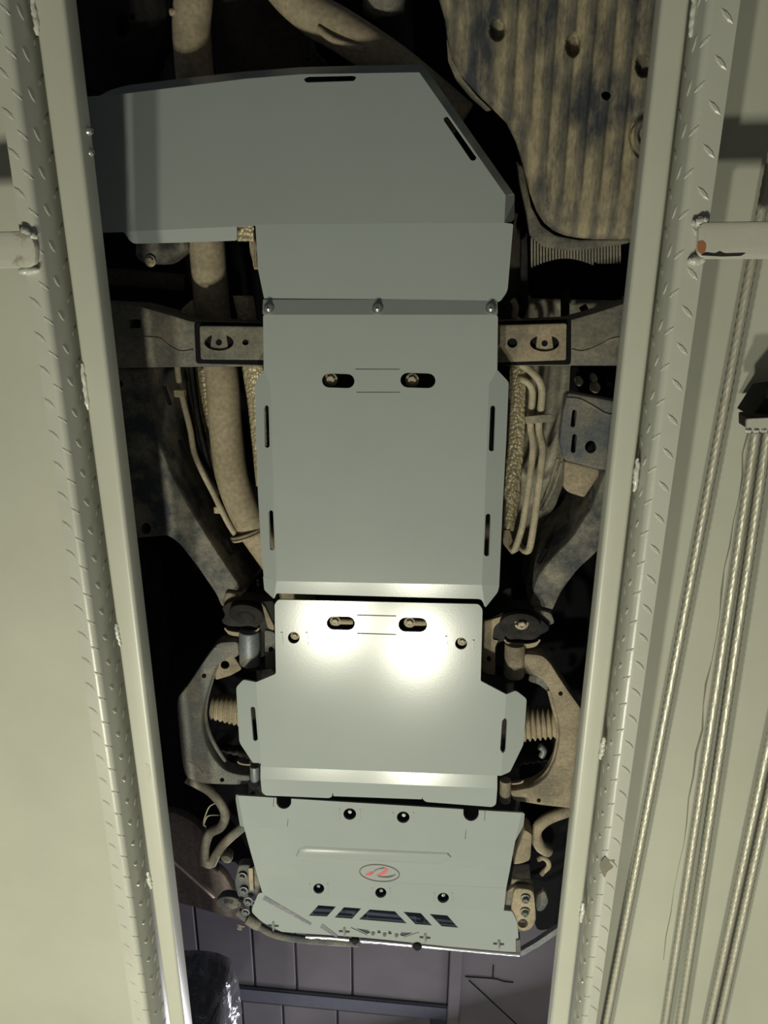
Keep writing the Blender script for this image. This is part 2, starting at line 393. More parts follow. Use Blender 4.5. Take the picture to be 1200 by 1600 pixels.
def runway(side, label, lip, bend, rin, rlight, rout):
    """side -1 left / +1 right ; s*x grows away from the vehicle"""
    s = side
    t = thing('lift_runway', label, 'car lift', (s * .9 - .2, .6, CZ + HD), 'runways of the car lift')
    def channel(y):
        xb, xl = bend(y), lip(y); w = xb                       # wall plane = bend edge
        r = .014; th = .005
        o = [(w, HD + .004)]
        c = (w + s * r, HB + r)
        o += [(c[0] - s * r * math.cos(a), c[1] - r * math.sin(a)) for a in [math.pi / 2 * i / 6 for i in range(7)]]
        o += [(xl, HB), (xl, HB + th), (w + s * (r + th), HB + th)]
        o += [(c[0] - s * (r - th) * math.cos(a), c[1] - (r - th) * math.sin(a)) for a in [math.pi / 2 * (5 - i) / 6 for i in range(6)]]
        o += [(w + s * th, HD + .004)]
        return o
    bm = bmesh.new(); profile_beam(bm, channel, True); finish(bm, 'side_channel', M['lift_tread'], t, 40)
    # deck sheet with its far side wall and far lip
    wfar = .62
    def deck(y):
        w = bend(y)
        o = [(w, HD), (w + s * wfar, HD), (w + s * wfar, HB), (w + s * (wfar - .05), HB), (w + s * (wfar - .05), HB - .006), (w + s * (wfar + .006), HB - .006), (w + s * (wfar + .006), HD + .008), (w, HD + .008)]
        return o
    bm = bmesh.new(); profile_beam(bm, deck, True); finish(bm, 'deck', M['lift'], t, 30)
    # jacking rail: rounded box section welded to the channel wall
    def rail(y):
        a, b = rin(y), rout(y); lo, hi = min(a, b), max(a, b); r = .009; z0, z1 = HR, HR + .06
        o = []
        for cx, cz, d0 in ((lo + r, z0 + r, 180), (hi - r, z0 + r, 270), (hi - r, z1 - r, 0), (lo + r, z1 - r, 90)):
            o += arc(cx, cz, r, d0, d0 + 90, 4)
        return o
    bm = bmesh.new(); profile_beam(bm, rail, True); finish(bm, 'jack_rail', M['lift'], t, 40)
    # raised lozenges of the tread sheet
    bm = bmesh.new()
    def lozenge(c, u, v, n, L=.034, W=.0085, h=.0018):
        e = [c + u * (L / 2), c + u * (L / 5) + v * (W / 2), c - u * (L / 5) + v * (W / 2), c - u * (L / 2), c - u * (L / 5) - v * (W / 2), c + u * (L / 5) - v * (W / 2)]
        ev = [bm.verts.new(p) for p in e]
        top = [bm.verts.new(c + (p - c) * .55 + n * h) for p in e]
        wall(bm, ev, top); bm.faces.new(top)
    y = -.75; k = 0; pitch = .066
    while y < 2.45:
        xb, xl = bend(y), lip(y)
        q = math.sqrt(.5); wl = abs(xl - xb)
        # lip, facing down
        cx = xb + s * (.58 * wl + .004)
        lozenge(Vector((cx, y, CZ + HB)), Vector((q, q, 0)), Vector((-q, q, 0)), Vector((0, 0, -1)))
        # wall, facing the vehicle
        lozenge(Vector((xb, y + .03, CZ + HB + .045)), Vector((0, q, q)), Vector((0, -q, q)), Vector((-s, 0, 0)))
        lozenge(Vector((xb, y - .003, CZ + HB + .088)), Vector((0, q, -q)), Vector((0, q, q)), Vector((-s, 0, 0)))
        # on the bend
        a = math.pi * .27; r = .014; n = Vector((-s * math.cos(a), 0, -math.sin(a)))
        tv = Vector((s * math.sin(a), 0, -math.cos(a)))
        c = Vector((xb + s * r - s * r * math.cos(a), y + .035, CZ + HB + r - r * math.sin(a))) + n * -.001
        lozenge(c, (Vector((0, q, 0)) - tv * q), (Vector((0, q, 0)) + tv * q), n, .024, .007)
        y += pitch; k += 1
    o = finish(bm, 'tread_pattern', M['lift_tread'], t, 0); o['kind'] = 'stuff'
    return t, channel
eL = dict(lip=Edge(-21, 208, HB), bend=Edge(12, 235, HB + .008), rin=Edge(50, 264, HR), rlight=Edge(95, 285, HR), rout=Edge(99, 288, HR))
eR = dict(lip=Edge(1157, 931, HB), bend=Edge(1103, 908, HB + .008), rin=Edge(1079, 889, HR), rlight=Edge(1036, 862, HR), rout=Edge(1034, 861, HR))
runL, _ = runway(-1, 'pale grey lift runway on the left, bare underside without any steel rope', **eL)
runR, _ = runway(1, 'pale grey lift runway on the right, with steel ropes running beneath its deck', **eR)
def lump(name, parent, a, b, H, r, mat):
    """irregular weld bead between two photo points"""
    bm = bmesh.new(); A, B = P(*a, H), P(*b, H); n = 14
    pts = [A.lerp(B, i / n) + Vector((random.uniform(-1, 1), 0, random.uniform(-1, 1))) * r * .25 for i in range(n + 1)]
    add_tube(bm, pts, lambda t: r * (.25 + .75 * math.sin(math.pi * min(1, max(0, t)) * .94 + .1) ** .4) * random.uniform(.75, 1.15), 8)
    return finish(bm, name, mat, parent, 60)
for a, b in (((50, -10), (59, 55)), ((128, 568), (137, 640)), ((181, 975), (188, 1010)), ((231, 1362), (236, 1388))):
    lump('weld_bead', runL, a, b, HR - .001, .006, M['weld'])
for a, b in (((1085, -5), (1080, 58)), ((997, 716), (991, 768)), ((944, 1152), (938, 1186)), ((912, 1410), (907, 1440))):
    lump('weld_bead', runR, a, b, HR - .001, .006, M['weld'])
# flat straps welded across the lips
def strap(parent, pts, H):
    o = slab('cross_strap', pts, H, .012, M['strap'], parent, bev=.003, r=5); return o
strap(runL, [(-330, 372), (30, 361), (47, 366), (55, 385), (55, 412), (47, 418), (-330, 430)], HB - .014)
strap(runR, [(1092, 356), (1098, 347), (1606, 340), (1606, 404), (1100, 405), (1090, 398)], HB - .014)
lump('weld_bead', runL, (34, 358), (56, 372), HB - .006, .008, M['weld'])
lump('weld_bead', runL, (30, 424), (62, 422), HB - .006, .008, M['weld'])
lump('weld_bead', runR, (1082, 350), (1104, 343), HB - .006, .008, M['weld'])
lump('weld_bead', runR, (1078, 408), (1100, 405), HB - .006, .009, M['weld'])
# bolts in the inner side of the left rail
for px, py in ((141, 205), (143, 238)):
    c = P(px - 6, py, HR + .04)
    hexbolt('bolt', c, .009, M['steel'], runL, drop=Vector((1, 0, 0)), hexa=False, head=.012)
# pulley bracket under the right deck
bm = bmesh.new()
pl = flat(HB + .02)
add_slab(bm, roundpoly([(1168, 652), (1288, 646), (1288, 672), (1168, 671)], 3), pl, .05, (), .003)
pl2 = flat(HB + .05)
add_slab(bm, [(1176, 652), (1202, 612), (1288, 600), (1288, 648)], pl2, .09, (), .004)
finish(bm, 'pulley_bracket', M['frame_dark'], runR, 30)
sheet('bracket_foot', [(1167, 655), (1288, 649), (1288, 674), (1167, 673)], HB + .012, M['strap'], runR, t=.008)
for x in (1171, 1183, 1194): lump('weld_bead', runR, (x - 5, 673), (x + 3, 673), HB + .012, .004, M['weld'])

def stain(name, parent, pts, H, mat, r=3):
    return sheet(name, pts, H, mat, parent, t=.0006, r=r)
M_rust = plain('rust_orange', (.34, .13, .05), .8); M_grime = plain('dark_grease', (.20, .19, .15), .7)
lab_ = stain('rust_patch', runR, [(1090, 378), (1098, 375), (1104, 382), (1102, 394), (1095, 398), (1089, 390)], HB - .0146, M_rust, 4)
stain('grease_patch', runR, [(1094, 399), (1102, 394), (1118, 396), (1124, 392), (1132, 396), (1166, 395), (1158, 400), (1128, 401)], HB - .0146, M['frame_dark'])
stain('grease_patch', runR, [(936, 1352), (945, 1338), (953, 1344), (961, 1343), (958, 1356), (949, 1362), (945, 1372), (940, 1364)], HB - .0006, M_grime, 2)
stain('grease_patch', runL, [(226, 1192), (233, 1196), (236, 1214), (232, 1228), (227, 1220)], HR - .0006, M['strap'], 3)
rg = random.Random(5); up, dn = [], []
for k in range(26):
    py = 600 + k * 36; cx = 1180 - (py - 600) * .158 + rg.uniform(-3, 3); w = rg.uniform(.3, 1.9) * (1 if k < 18 else .5)
    up.append((cx - w, py)); dn.append((cx + w, py))
stain('grease_streak', runR, up + dn[::-1], HD - .0006, M_grime, 0)

def rope(label, a, b, H, lay=-1, r=.0092, k=6):
    """steel wire rope: lobed section twisted along its length"""
    A, B = P(*a, H), P(*b, H); d = (B - A)
    A2, B2 = A - d.normalized() * .0, B
    n = int(d.length / .0075); bm = bmesh.new()
    add_tube(bm, [A2.lerp(B2, i / n) for i in range(n + 1)], r, 42,
             section=lambda i, ang: .66 + .40 * abs(math.cos(k / 2 * (ang + lay * i * .0075 * 2 * math.pi / .11))) ** .8)
    o = finish(bm, 'steel_rope', M['cable'], None, 0)
    for p in o.data.polygons: p.use_smooth = True
    o['label'] = label; o['category'] = 'rope'; o['group'] = 'steel ropes under the right runway'
    return o
HC = HD - .075
rope('single steel rope running alone, nearest the chequered lip of the right runway', (1345, -480), (932, 1680), HC)
rope('left rope of the close pair coming out of the dark pulley bracket', (1182, 672), (1024, 1700), HC)
rope('right rope of the close pair coming out of the dark pulley bracket', (1201, 672), (1047, 1700), HC)
rope('left rope of the outermost pair, entering at the right edge of the frame low down', (1368, 385), (1086, 1700), HC)
rope('right rope of the outermost pair, farthest right of all the steel ropes', (1390, 385), (1102, 1700), HC)

# ------------------------------------------------------------------ the car
car = thing('car', 'underside of a raised off-road car, grey skid plates between dusty chassis parts', 'car', (-.18, .4, CZ + HD + .008))
def lab(o, s): o['label'] = s; return o
PL = M['plate']
# --- rear skid plate
HA = 1.895
bm = bmesh.new()
AR = .065
Am = Plane((190, 146, HA + AR), (655, 113, HA + AR), (400, 350, HA))
top = [(120, 152), (190, 147), (262, 138), (384, 123), (470, 116), (655, 113)]
s1 = roundpoly([(474, 123, 4), (480, 118.5, 3), (552, 117, 4), (557, 119.5, 3), (554, 126.5, 4), (478, 129, 3)], 3)
s2 = slot(698.5, 186.5, 739, 246, 10.5)
out = [(655, 113), (790, 305), (788, 348), (399, 351), (399, 352), (370, 354), (193, 362), (120, 364)] + top[:-1]
add_sheet(bm, out, [s1, s2], Am)
# lower leaf, rising toward the front
lowp = Plane((399, 351, HA), (788, 348, Am(788, 348).z - CZ), (590, 473, HA - .018))
add_sheet(bm, roundpoly([(399, 351, 0), (788, 348, 0), (802, 350, 3), (793, 455, 6), (781, 472, 5), (414, 473, 4), (403, 420, 4)], 3), [], lowp)
# upturned flanges
def on(pl, p, dh=0.0): return (*p, pl(*p).z - CZ + dh)
f_top = Plane(on(Am, (384, 123)), on(Am, (655, 113)), on(Am, (470, 104), .035))
add_sheet(bm, [(384, 123), (470, 116), (655, 113), (660, 101), (560, 102.5), (470, 105), (380, 112)], [], f_top)
f_tl = Plane(on(Am, (190, 147)), on(Am, (384, 123)), on(Am, (200, 134), .03))
add_sheet(bm, [(190, 147), (262, 138), (384, 123), (380, 112), (290, 122), (200, 133), (174, 140), (150, 152)], [], f_tl)
f_dg = Plane(on(Am, (655, 113)), on(Am, (790, 305)), on(Am, (803, 300), .04))
add_sheet(bm, [(655, 113), (790, 305), (803, 303), (735, 206), (662, 101)], [], f_dg)
f_rt = Plane(on(Am, (790, 305)), on(Am, (788, 348)), on(Am, (804, 325), .05))
add_sheet(bm, roundpoly([(790, 305, 0), (788, 348, 0), (801, 346, 3), (804, 340, 2), (804, 303, 2)], 2), [], f_rt)
f_ll = Plane(on(Am, (193, 362)), on(Am, (370, 354)), on(Am, (290, 379), .012))
add_sheet(bm, roundpoly([(193, 362, 0), (370, 354, 0), (370, 376, 3), (285, 379, 2), (206, 381, 8)], 3), [], f_ll)
plA = lab(finish(bm, 'skid_plate', PL, car, 30), 'large grey skid plate with a slanted slotted corner, reaching under the left runway')
# --- middle skid plate
HM = 1.857
bm = bmesh.new()
Bm = Plane((411, 492, HM), (777, 492, HM), (590, 912, HM - .050))
bo = [(411, 492), (777, 492), (778, 578), (766, 640), (757, 915), (430, 907), (414, 640), (412, 578)]
bo = [(411, 494, 3), (414, 491, 2), (775, 491, 2), (778, 495, 3), (777, 578, 0), (764, 600, 0), (753, 914, 0), (432, 908, 0), (422, 600, 0), (412, 578, 0)]
bs = [slot(514, 594.5, 543, 595.5, 22), slot(637, 594, 669, 595, 23)]
thin = [slot(556, 576.6, 624, 577, 1.4, 3)]
add_sheet(bm, roundpoly(bo, 0), bs + thin, Bm)
# side flanges with their lightening slots
fl = Plane(on(Bm, (422, 600)), on(Bm, (432, 908)), (400, 700, HM - .004))
add_sheet(bm, roundpoly([(412, 578, 0), (422, 600, 0), (432, 908, 0), (412, 901, 0), (408, 860, 0), (402, 750, 0), (398, 606, 3), (400, 595, 4)], 2),
          [slot(416, 637, 417.5, 696, 7.5), slot(423, 801, 425.5, 856, 7.5)], fl)
fr = Plane(on(Bm, (764, 600)), on(Bm, (753, 914)), (792, 700, HM - .002))
add_sheet(bm, roundpoly([(777, 578, 0), (795, 597, 4), (791, 690, 0), (785, 800, 0), (780, 915, 0), (753, 914, 0), (764, 600, 0)], 2),
          [slot(770.5, 638, 768, 701, 8.5), slot(763, 807, 760.5, 865, 8.5)], fr)
# front leaf below the crease and its corner ears
z1, z2 = Bm(432, 908).z - CZ, Bm(753, 914).z - CZ
lf = Plane((432, 908, z1), (753, 914, z2), (600, 938, z1 + .005))
add_sheet(bm, roundpoly([(432, 908, 0), (753, 914, 0), (758, 950, 5), (753, 936, 6), (600, 932, 0), (432, 927, 3), (428, 936, 3)], 2), [], lf)
ear = Plane((432, 908, z1), (428, 936, lf(428, 936).z - CZ), (412, 901, fl(412, 901).z - CZ))
add_sheet(bm, roundpoly([(432, 908, 0), (428, 936, 2), (413, 922, 3), (411, 901, 0)], 2), [], ear)
ear = Plane((753, 914, z2), (758, 950, lf(758, 950).z - CZ), (780, 915, fr(780, 915).z - CZ))
add_sheet(bm, roundpoly([(753, 914, 0), (758, 950, 3), (778, 925, 4), (780, 915, 0)], 2), [], ear)
plB = lab(finish(bm, 'skid_plate', PL, car, 30), 'plain grey skid plate in the middle with two bolt slots and long side slots')
# joggled joint strip with three button bolts between the two plates
jp = Plane((410, 490, HM + .001), (778, 490, HM + .001), (590, 470, HM + .018))
o = sheet('joint_strip', [(410, 492, 4), (778, 492, 4), (777, 468, 0), (411, 468, 0)], jp, PL, plB, t=.004, r=4)
for px in (420, 590, 767):
    c = jp(px, 483); hexbolt('bolt', c + jp.n * .001, .0088, M['steel'], plB, drop=jp.n, hexa=False, head=.009)
# --- front skid plate
HF = 1.825
bm = bmesh.new()
Cm = Plane((430, 938, HF), (752, 945, HF), (590, 1200, HF))
co = [(429, 945, 2), (434, 937, 4), (748, 944, 4), (754, 952, 4), (751, 1064, 2), (791, 1085, 0), (788.9, 1122, 0), (784.5, 1126, 3), (781.5, 1172, 3), (785.5, 1177, 0), (783, 1212, 0), (777, 1212, 0), (407, 1198, 0), (408, 1192, 0), (400, 1066, 0), (431, 1053, 3)]
ch = [slot(521, 973.5, 544, 974, 21), slot(633.5, 976, 656.5, 976.5, 22), circ(459, 996.5, 9.2), circ(720.5, 1005.5, 9.4)]
add_sheet(bm, roundpoly(co, 2), ch, Cm)
fcl = Plane((400, 1066, HF), (408, 1192, HF), (372, 1120, HF + .016))
add_sheet(bm, roundpoly([(400, 1066, 0), (408, 1192, 0), (395, 1192, 3), (374, 1160, 5), (369, 1074, 4), (380, 1062, 4)], 3), [slot(395, 1108, 399, 1154, 7.5)], fcl)
fcr = Plane((791, 1085, HF), (783, 1212, HF), (820, 1130, HF + .016))
add_sheet(bm, roundpoly([(791, 1085, 0), (806, 1079, 4), (823, 1092, 4), (818, 1163, 5), (797, 1206, 3), (783, 1212, 0), (785.5, 1177, 0), (790, 1173, 3), (792.5, 1126, 3), (788.9, 1121.5, 0)], 3), [], fcr)
# sloping bend and front lip
cb = Plane((407, 1198, HF), (777, 1212, HF), (590, 1226, HF - .0048))
add_sheet(bm, [(407, 1198), (777, 1212), (777, 1232), (407, 1217)], [], cb)
h1, h2 = cb(407, 1217).z - CZ, cb(777, 1232).z - CZ
cl = Plane((407, 1217, h1), (777, 1232, h2), (590, 1250, h1 + .003))
add_sheet(bm, roundpoly([(407, 1217, 0), (777, 1232, 0), (775, 1257, 5), (769, 1261, 4), (665, 1253, 5), (660, 1248, 2), (660, 1244, 1), (659, 1249, 1), (521, 1244, 1), (520, 1238, 1), (518.5, 1245, 2), (514, 1247, 4), (415, 1243, 4), (409, 1238, 4)], 2), [], cl)
plC = lab(finish(bm, 'skid_plate', PL, car, 30), 'grey skid plate with winged sides, lit by two bright glare spots at its slots')
# --- engine guard plate
HG = 1.865
bm = bmesh.new()
g = [HG, HG + .016, HG + .012, HG + .004, HG + .022]
rows = [(0, (372, 1243), (815, 1270)), (1, (381, 1292), (805, 1314)), (2, (393, 1336), (797, 1357)), (3, (402, 1368), (791, 1388)), (4, (411, 1399), (787, 1425))]
for (i, l0, r0), (j, l1, r1) in zip(rows, rows[1:]):
    pl = Plane((*l0, g[i]), (*r0, g[i]), (*l1, g[j]))
    if i == 0:
        polyg = [l0, (432, 1246.6), (432, 1255)] + [(443.5 - 11.5 * math.cos(math.pi * k / 8), 1253 + 11 * math.sin(math.pi * k / 8)) for k in range(1, 8)] + [(455, 1255), (455, 1248),
                 (724, 1264.5), (724, 1272)] + [(736 - 12 * math.cos(math.pi * k / 8), 1271 + 12 * math.sin(math.pi * k / 8)) for k in range(1, 8)] + [(748, 1272), (748, 1266), r0, r1, l1]
        hl = [circ(546.5, 1272, 10, 9), circ(630, 1277, 10, 9)]
    elif i == 3:
        polyg = [l0, r0, r1, l1]; hl = [circ(498, 1388.5, 8.6, 8), circ(595, 1395, 8.8, 8), circ(692.5, 1403, 9, 8)]
    else: polyg = [l0, r0, r1, l1]; hl = []
    add_sheet(bm, polyg, hl, pl)
    if i == 2: logo_pl = pl
    if i == 1: mid_pl = pl
# side returns
for (pa, pb, pc) in (((372, 1243), (381, 1292), (368, 1243)), ((381, 1292), (411, 1399), (374, 1290))):
    pass
sl = Plane((372, 1243, g[0]), (381, 1292, g[1]), (366, 1250, g[0] + .02))
add_sheet(bm, roundpoly([(372, 1243, 0), (381, 1292, 0), (375, 1291, 2), (368, 1248, 3), (369, 1241, 2)], 1), [], sl)
sr = Plane((815, 1270, g[0]), (805, 1314, g[1]), (824, 1285, g[0] + .02))
add_sheet(bm, roundpoly([(815, 1270, 0), (820, 1271, 2), (818, 1290, 4), (805, 1314, 0)], 1), [], sr)
plD = lab(finish(bm, 'skid_plate', PL, car, 30), 'creased grey engine guard plate carrying a small oval emblem in red and black')
# pressed trapezoid rib
pr = [(467, 1325), (478, 1322), (700, 1332), (706, 1339), (690, 1352), (462, 1338)]
bm = bmesh.new(); b0 = [bm.verts.new(mid_pl(*p)) for p in pr]
cxy = (585, 1336)
b1 = [bm.verts.new(mid_pl(cxy[0] + (p[0] - cxy[0]) * .985, cxy[1] + (p[1] - cxy[1]) * .65) + mid_pl.n * .004) for p in pr]
wall(bm, b0, b1); bm.faces.new(b1)
finish(bm, 'pressed_rib', PL, plD, 25)
# emblem: oval outline and red script stroke
E_ = logo_pl; nz = E_.n * .0006
bm = bmesh.new()
ring = [E_(593 + 31 * math.cos(t) + 0 * math.sin(t), 1364 + 13 * math.sin(t) + .075 * 31 * math.cos(t)) + nz for t in [2 * math.pi * i / 48 for i in range(49)]]
def ribbon(bm, pts, widths, pl, off=.0008, th=.0006):
    """flat stroke in a plate: pts px, widths px"""
    L_, R2 = [], []
    for i, p in enumerate(pts):
        a = Vector(pts[max(i - 1, 0)]); b = Vector(pts[min(i + 1, len(pts) - 1)]); d = (b - a).normalized(); nn = Vector((-d.y, d.x)); w = widths[i] / 2
        L_.append(Vector(p) + nn * w); R2.append(Vector(p) - nn * w)
    lo = [bm.verts.new(pl(*q) + pl.n * off) for q in L_ + R2[::-1]]
    hi = [bm.verts.new(pl(*q) + pl.n * (off - th)) for q in L_ + R2[::-1]]
    n = len(pts)
    for i in range(n - 1):
        bm.faces.new((lo[i], lo[i + 1], lo[2 * n - 2 - i], lo[2 * n - 1 - i]))
    wall(bm, lo, hi)
pts = [(593 + 31 * math.cos(t), 1364 + 13 * math.sin(t) + .08 * 31 * math.cos(t)) for t in [2 * math.pi * i / 48 for i in range(49)]]
ribbon(bm, pts, [1.5] * 49, E_)
lab(finish(bm, 'emblem_ring', M['ink'], plD, 0), 'thin dark oval ring of the emblem')
bm = bmesh.new()
def bez(p, n=10):
    v = [Vector(q).to_3d() for q in p]; return [(q.x, q.y) for q in spline(v, n)]
def flatshape(bm, pts):
    lo = [bm.verts.new(E_(*q) + E_.n * .0008) for q in pts]; hi = [bm.verts.new(E_(*q) + E_.n * .0002) for q in pts]
    wall(bm, lo, hi); cap(bm, [lo]); cap(bm, [hi])
flatshape(bm, roundpoly([(601, 1355.4, 1), (605.8, 1357.8, 2), (605.4, 1362.6, 2), (595.5, 1368.8, 2), (587.6, 1368, 1), (593, 1365, 2), (601, 1359.8, 2), (600.5, 1357.6, 1), (594, 1359, 1)], 1.5))
flatshape(bm, roundpoly([(571, 1366.2, 1), (577, 1362.4, 1), (581.8, 1362.2, .5), (586.6, 1359.2, 1), (587, 1361.4, 1), (584, 1363.6, .5), (580.4, 1367.4, 1), (576.5, 1368.6, 1), (571.6, 1367.6, 1)], 1))
lab(finish(bm, 'emblem_letter', M['red'], plD, 0), 'red slanted script letter of the emblem')
bm = bmesh.new()
s = bez([(590, 1368.8), (596, 1370), (604, 1370.2), (610, 1369.4), (615, 1367.8), (618, 1366)]); ribbon(bm, s, [.9 + 1.6 * math.sin(math.pi * i / len(s)) ** 2 for i in range(len(s))], E_, .001)
s = bez([(577.5, 1365.6), (581, 1364.6), (584.5, 1361.6)]); ribbon(bm, s, [.7] * len(s), E_, .0011)
s = bez([(586, 1359.8), (593, 1357), (600, 1355.6)]); ribbon(bm, s, [1.0] * len(s), E_, .001)
lab(finish(bm, 'emblem_tail', M['ink'], plD, 0), 'thin dark tail stroke of the emblem')
# --- bumper apron plate with cut-outs
HE = 1.895
bm = bmesh.new()
Em = Plane((411, 1398, HE), (787, 1425, HE), (600, 1478, HE + .004))
cuts = [[(482.5, 1430.7), (497.5, 1414.5), (525, 1416.5), (511, 1432)], [(523, 1433.5), (537.5, 1417.5), (564.5, 1419.5), (550, 1435.5)],
        [(561, 1436.5), (577.5, 1421), (617, 1424), (635.5, 1442.8)], [(630, 1424.6), (657.5, 1426.8), (675, 1446), (649, 1444)], [(671, 1428), (699, 1430.4), (716, 1449.6), (690, 1447.2)]]
emb = [[(556, 1450.5), (575, 1453), (579, 1457), (574, 1459)], [(590, 1453.5), (594, 1453.8), (595, 1458), (590, 1458)], [(606.5, 1454.5), (611, 1455), (612, 1459.5), (607, 1459.5)], [(627, 1456.5), (645, 1457.5), (630, 1463), (625, 1461)]]
add_sheet(bm, roundpoly([(404, 1395, 4), (600, 1404, 0), (800, 1424, 3), (808, 1440, 6), (812, 1488, 4), (790, 1487, 0), (700, 1479, 0), (570, 1465, 0), (440, 1456, 0), (408, 1440, 8), (392, 1424, 6)], 3), cuts + emb, Em)
plE = lab(finish(bm, 'bumper_apron', PL, car, 30), 'grey apron plate at the front with a row of slanted cut-outs')
for c_ in (( 583, 1457.6), (601, 1459.2), (619.5, 1460.4)):
    hexbolt('bolt', Em(*c_) + Em.n * .001, .0065, M['steel'], plE, drop=Em.n, hexa=False, head=.007, washer=False)
def groove(a, b, w0, w1):  # flat darker strip painting the shade in a fold of the apron
    bm = bmesh.new(); ribbon(bm, [a, ((a[0] + b[0]) / 2, (a[1] + b[1]) / 2), b], [w0, (w0 + w1) / 2, w1], Em, .0012, .0012); return finish(bm, 'groove_shade', M['bumper'], plE, 0)
groove((412, 1402), (486, 1444), 7, 4); groove((502, 1446), (527, 1463), 7, 4)
for a, b in (((548, 1450), (573, 1461)), ((654, 1457.5), (632, 1464.5))):
    bm = bmesh.new(); ribbon(bm, [a, b], [3, 2.2], Em, .003, .003); finish(bm, 'trim_bar', PL, plE, 0)
for cx, cy in ((427, 1446), (538, 1455), (664, 1464.5), (779, 1474.5)):
    bm = bmesh.new(); ribbon(bm, [(cx, cy - 6), (cx + 1, cy + 5.5)], [3.4, 2.2], Em, .008, .007); clip = finish(bm, 'fastener_clip', M['steel'], plE, 0)
    for q in (-1, 1):
        bm = bmesh.new(); ribbon(bm, [(cx + q * 2.5, cy + .2 * q), (cx + q * 8.5, cy + .6 * q)], [2.8, 2], Em, .002, .002); finish(bm, 'clip_slot', M['ink'], plE, 0)
# rolled bright lip in two lengths and its rubber buffer
def lip(pts, r, mat, name='bumper_lip'):
    return tube(name, [(x, y, HE + .008) for x, y in pts], r, mat, plE, 6, 12)
lip([(478, 1463), (510, 1464.5), (546, 1467.5)], .0062, M['chrome']); lip([(563, 1469), (605, 1472.5), (643, 1476)], .0066, M['chrome']); lip([(660, 1477.5), (720, 1483), (788, 1489), (812, 1491)], .0058, M['chrome'])
lathe('rubber_buffer', P(652, 1477, HE + .004), Vector((0, 0, -1)), [(-.02, .014), (.008, .014), (.012, .01), (.013, .004)], M['rubber'], plE)
lathe('rubber_buffer', P(555, 1469, HE + .004), Vector((0, 0, -1)), [(-.02, .012), (.006, .012), (.01, .009), (.011, .004)], M['rubber'], plE)
# --- bolts seen through the plates' holes
def seen_bolt(parent, px, py, H, r, shank=None, mat=None, hexa=True):
    hexbolt('bolt', P(px, py, H), r, mat or M['bolt_dusty'], parent, hexa=hexa, washer=mat is None)
for px, py in ((517, 593), (644, 594)): seen_bolt(plB, px, py, HM + .012, .0115)
for px, py in ((524, 970.5), (640, 972.5)):
    seen_bolt(plC, px, py, HF + .014, .0105)
    bm = bmesh.new(); add_tube(bm, [P(px + 4, py, HF + .02), P(px + 28, py + .5, HF + .02)], .0085, 10); finish(bm, 'spacer', M['boot'], plC, 40)
for px, py in ((461, 993), (722, 1002)): seen_bolt(plC, px, py, HF + .012, .0085)
for px, py in ((547, 1267), (631, 1272)): seen_bolt(plD, px, py, HG + .010, .0068, mat=M['steel'])
for px, py in ((498, 1384), (596, 1391), (693, 1398)): seen_bolt(plD, px, py - 1, g[3] + .026, .0065, mat=M['steel'])
# fine pressed marks on the plates
def mark(name, parent, pl, a, b, w, off, mat):
    bm = bmesh.new(); ribbon(bm, [a, b], [w, w], pl, off, off); finish(bm, name, mat, parent, 0)
for a, b in (((556, 577), (624, 577)), ((557, 613), (625, 613))): mark('pressed_mark', plB, Bm, a, b, 1.1, .0006, M['bracket'])
for a, b in (((558, 961), (619, 962.5)), ((558, 989.5), (619, 991.5))): mark('pressed_mark', plC, Cm, a, b, 1.5, .0006, M['bracket'])
for a, b in (((440, 988), (441, 1006)), ((479, 988), (480, 1008)), ((697, 994), (699, 1016)), ((740, 1000), (739, 1015))): mark('pressed_tab', plC, Cm, a, b, 3, .0025, PL)
gp = lambda i: Plane((*rows[i][1], g[i]), (*rows[i][2], g[i]), (*rows[i + 1][1], g[i + 1]))
for cx, cy, dx, pl in ((546.5, 1272, 16, gp(0)), (630, 1277, 16, gp(0)), (498, 1388.5, 14, gp(3)), (595, 1395, 14, gp(3)), (692.5, 1403, 14, gp(3))):
    for sgn in (-1, 1): mark('pressed_tab', plD, pl, (cx + sgn * dx, cy - 8), (cx + sgn * dx, cy + 8), 2.0, .0015, PL)
for a, b in (((428, 1247), (427, 1260)), ((450, 1280), (449, 1291)), ((758, 1267), (757, 1282)), ((728, 1297), (727, 1311))): mark('pressed_mark', plD, gp(0), a, b, 1.0, .0006, M['bracket'])
# --- dark body above everything
bodyz = 2.50
slab('underbody', [(80, -420), (1130, -420), (1060, 420), (1010, 880), (905, 1250), (870, 1330), (830, 1440), (430, 1400), (345, 1330), (300, 1250), (150, 880), (100, 420)], bodyz, .05, M['black'], car, r=0, bev=.004)
# --- wheel arch liners (left one shows a brown rounded end)
slab('arch_liner', [(195, 850), (330, 870), (420, 990), (430, 1230), (410, 1340), (350, 1350), (300, 1320), (240, 1300), (215, 1100)], 2.36, .03, M['black'], car, r=10)
slab('arch_liner', [(1010, 850), (860, 880), (770, 990), (770, 1230), (830, 1300), (880, 1270), (950, 1280), (990, 1100)], 2.36, .03, M['black'], car, r=10)
lab(slab('fender', [(225, 1272), (268, 1268), (300, 1283), (322, 1303), (318, 1345), (350, 1365), (380, 1420), (385, 1442), (240, 1400)], 2.12, .03, M['fender'], car, r=14), 'dull brown corner of the fender')
slab('fender', [(822, 1290), (905, 1270), (960, 1280), (930, 1440), (866, 1452), (838, 1456), (822, 1380)], 2.20, .03, M['black'], car, r=10)
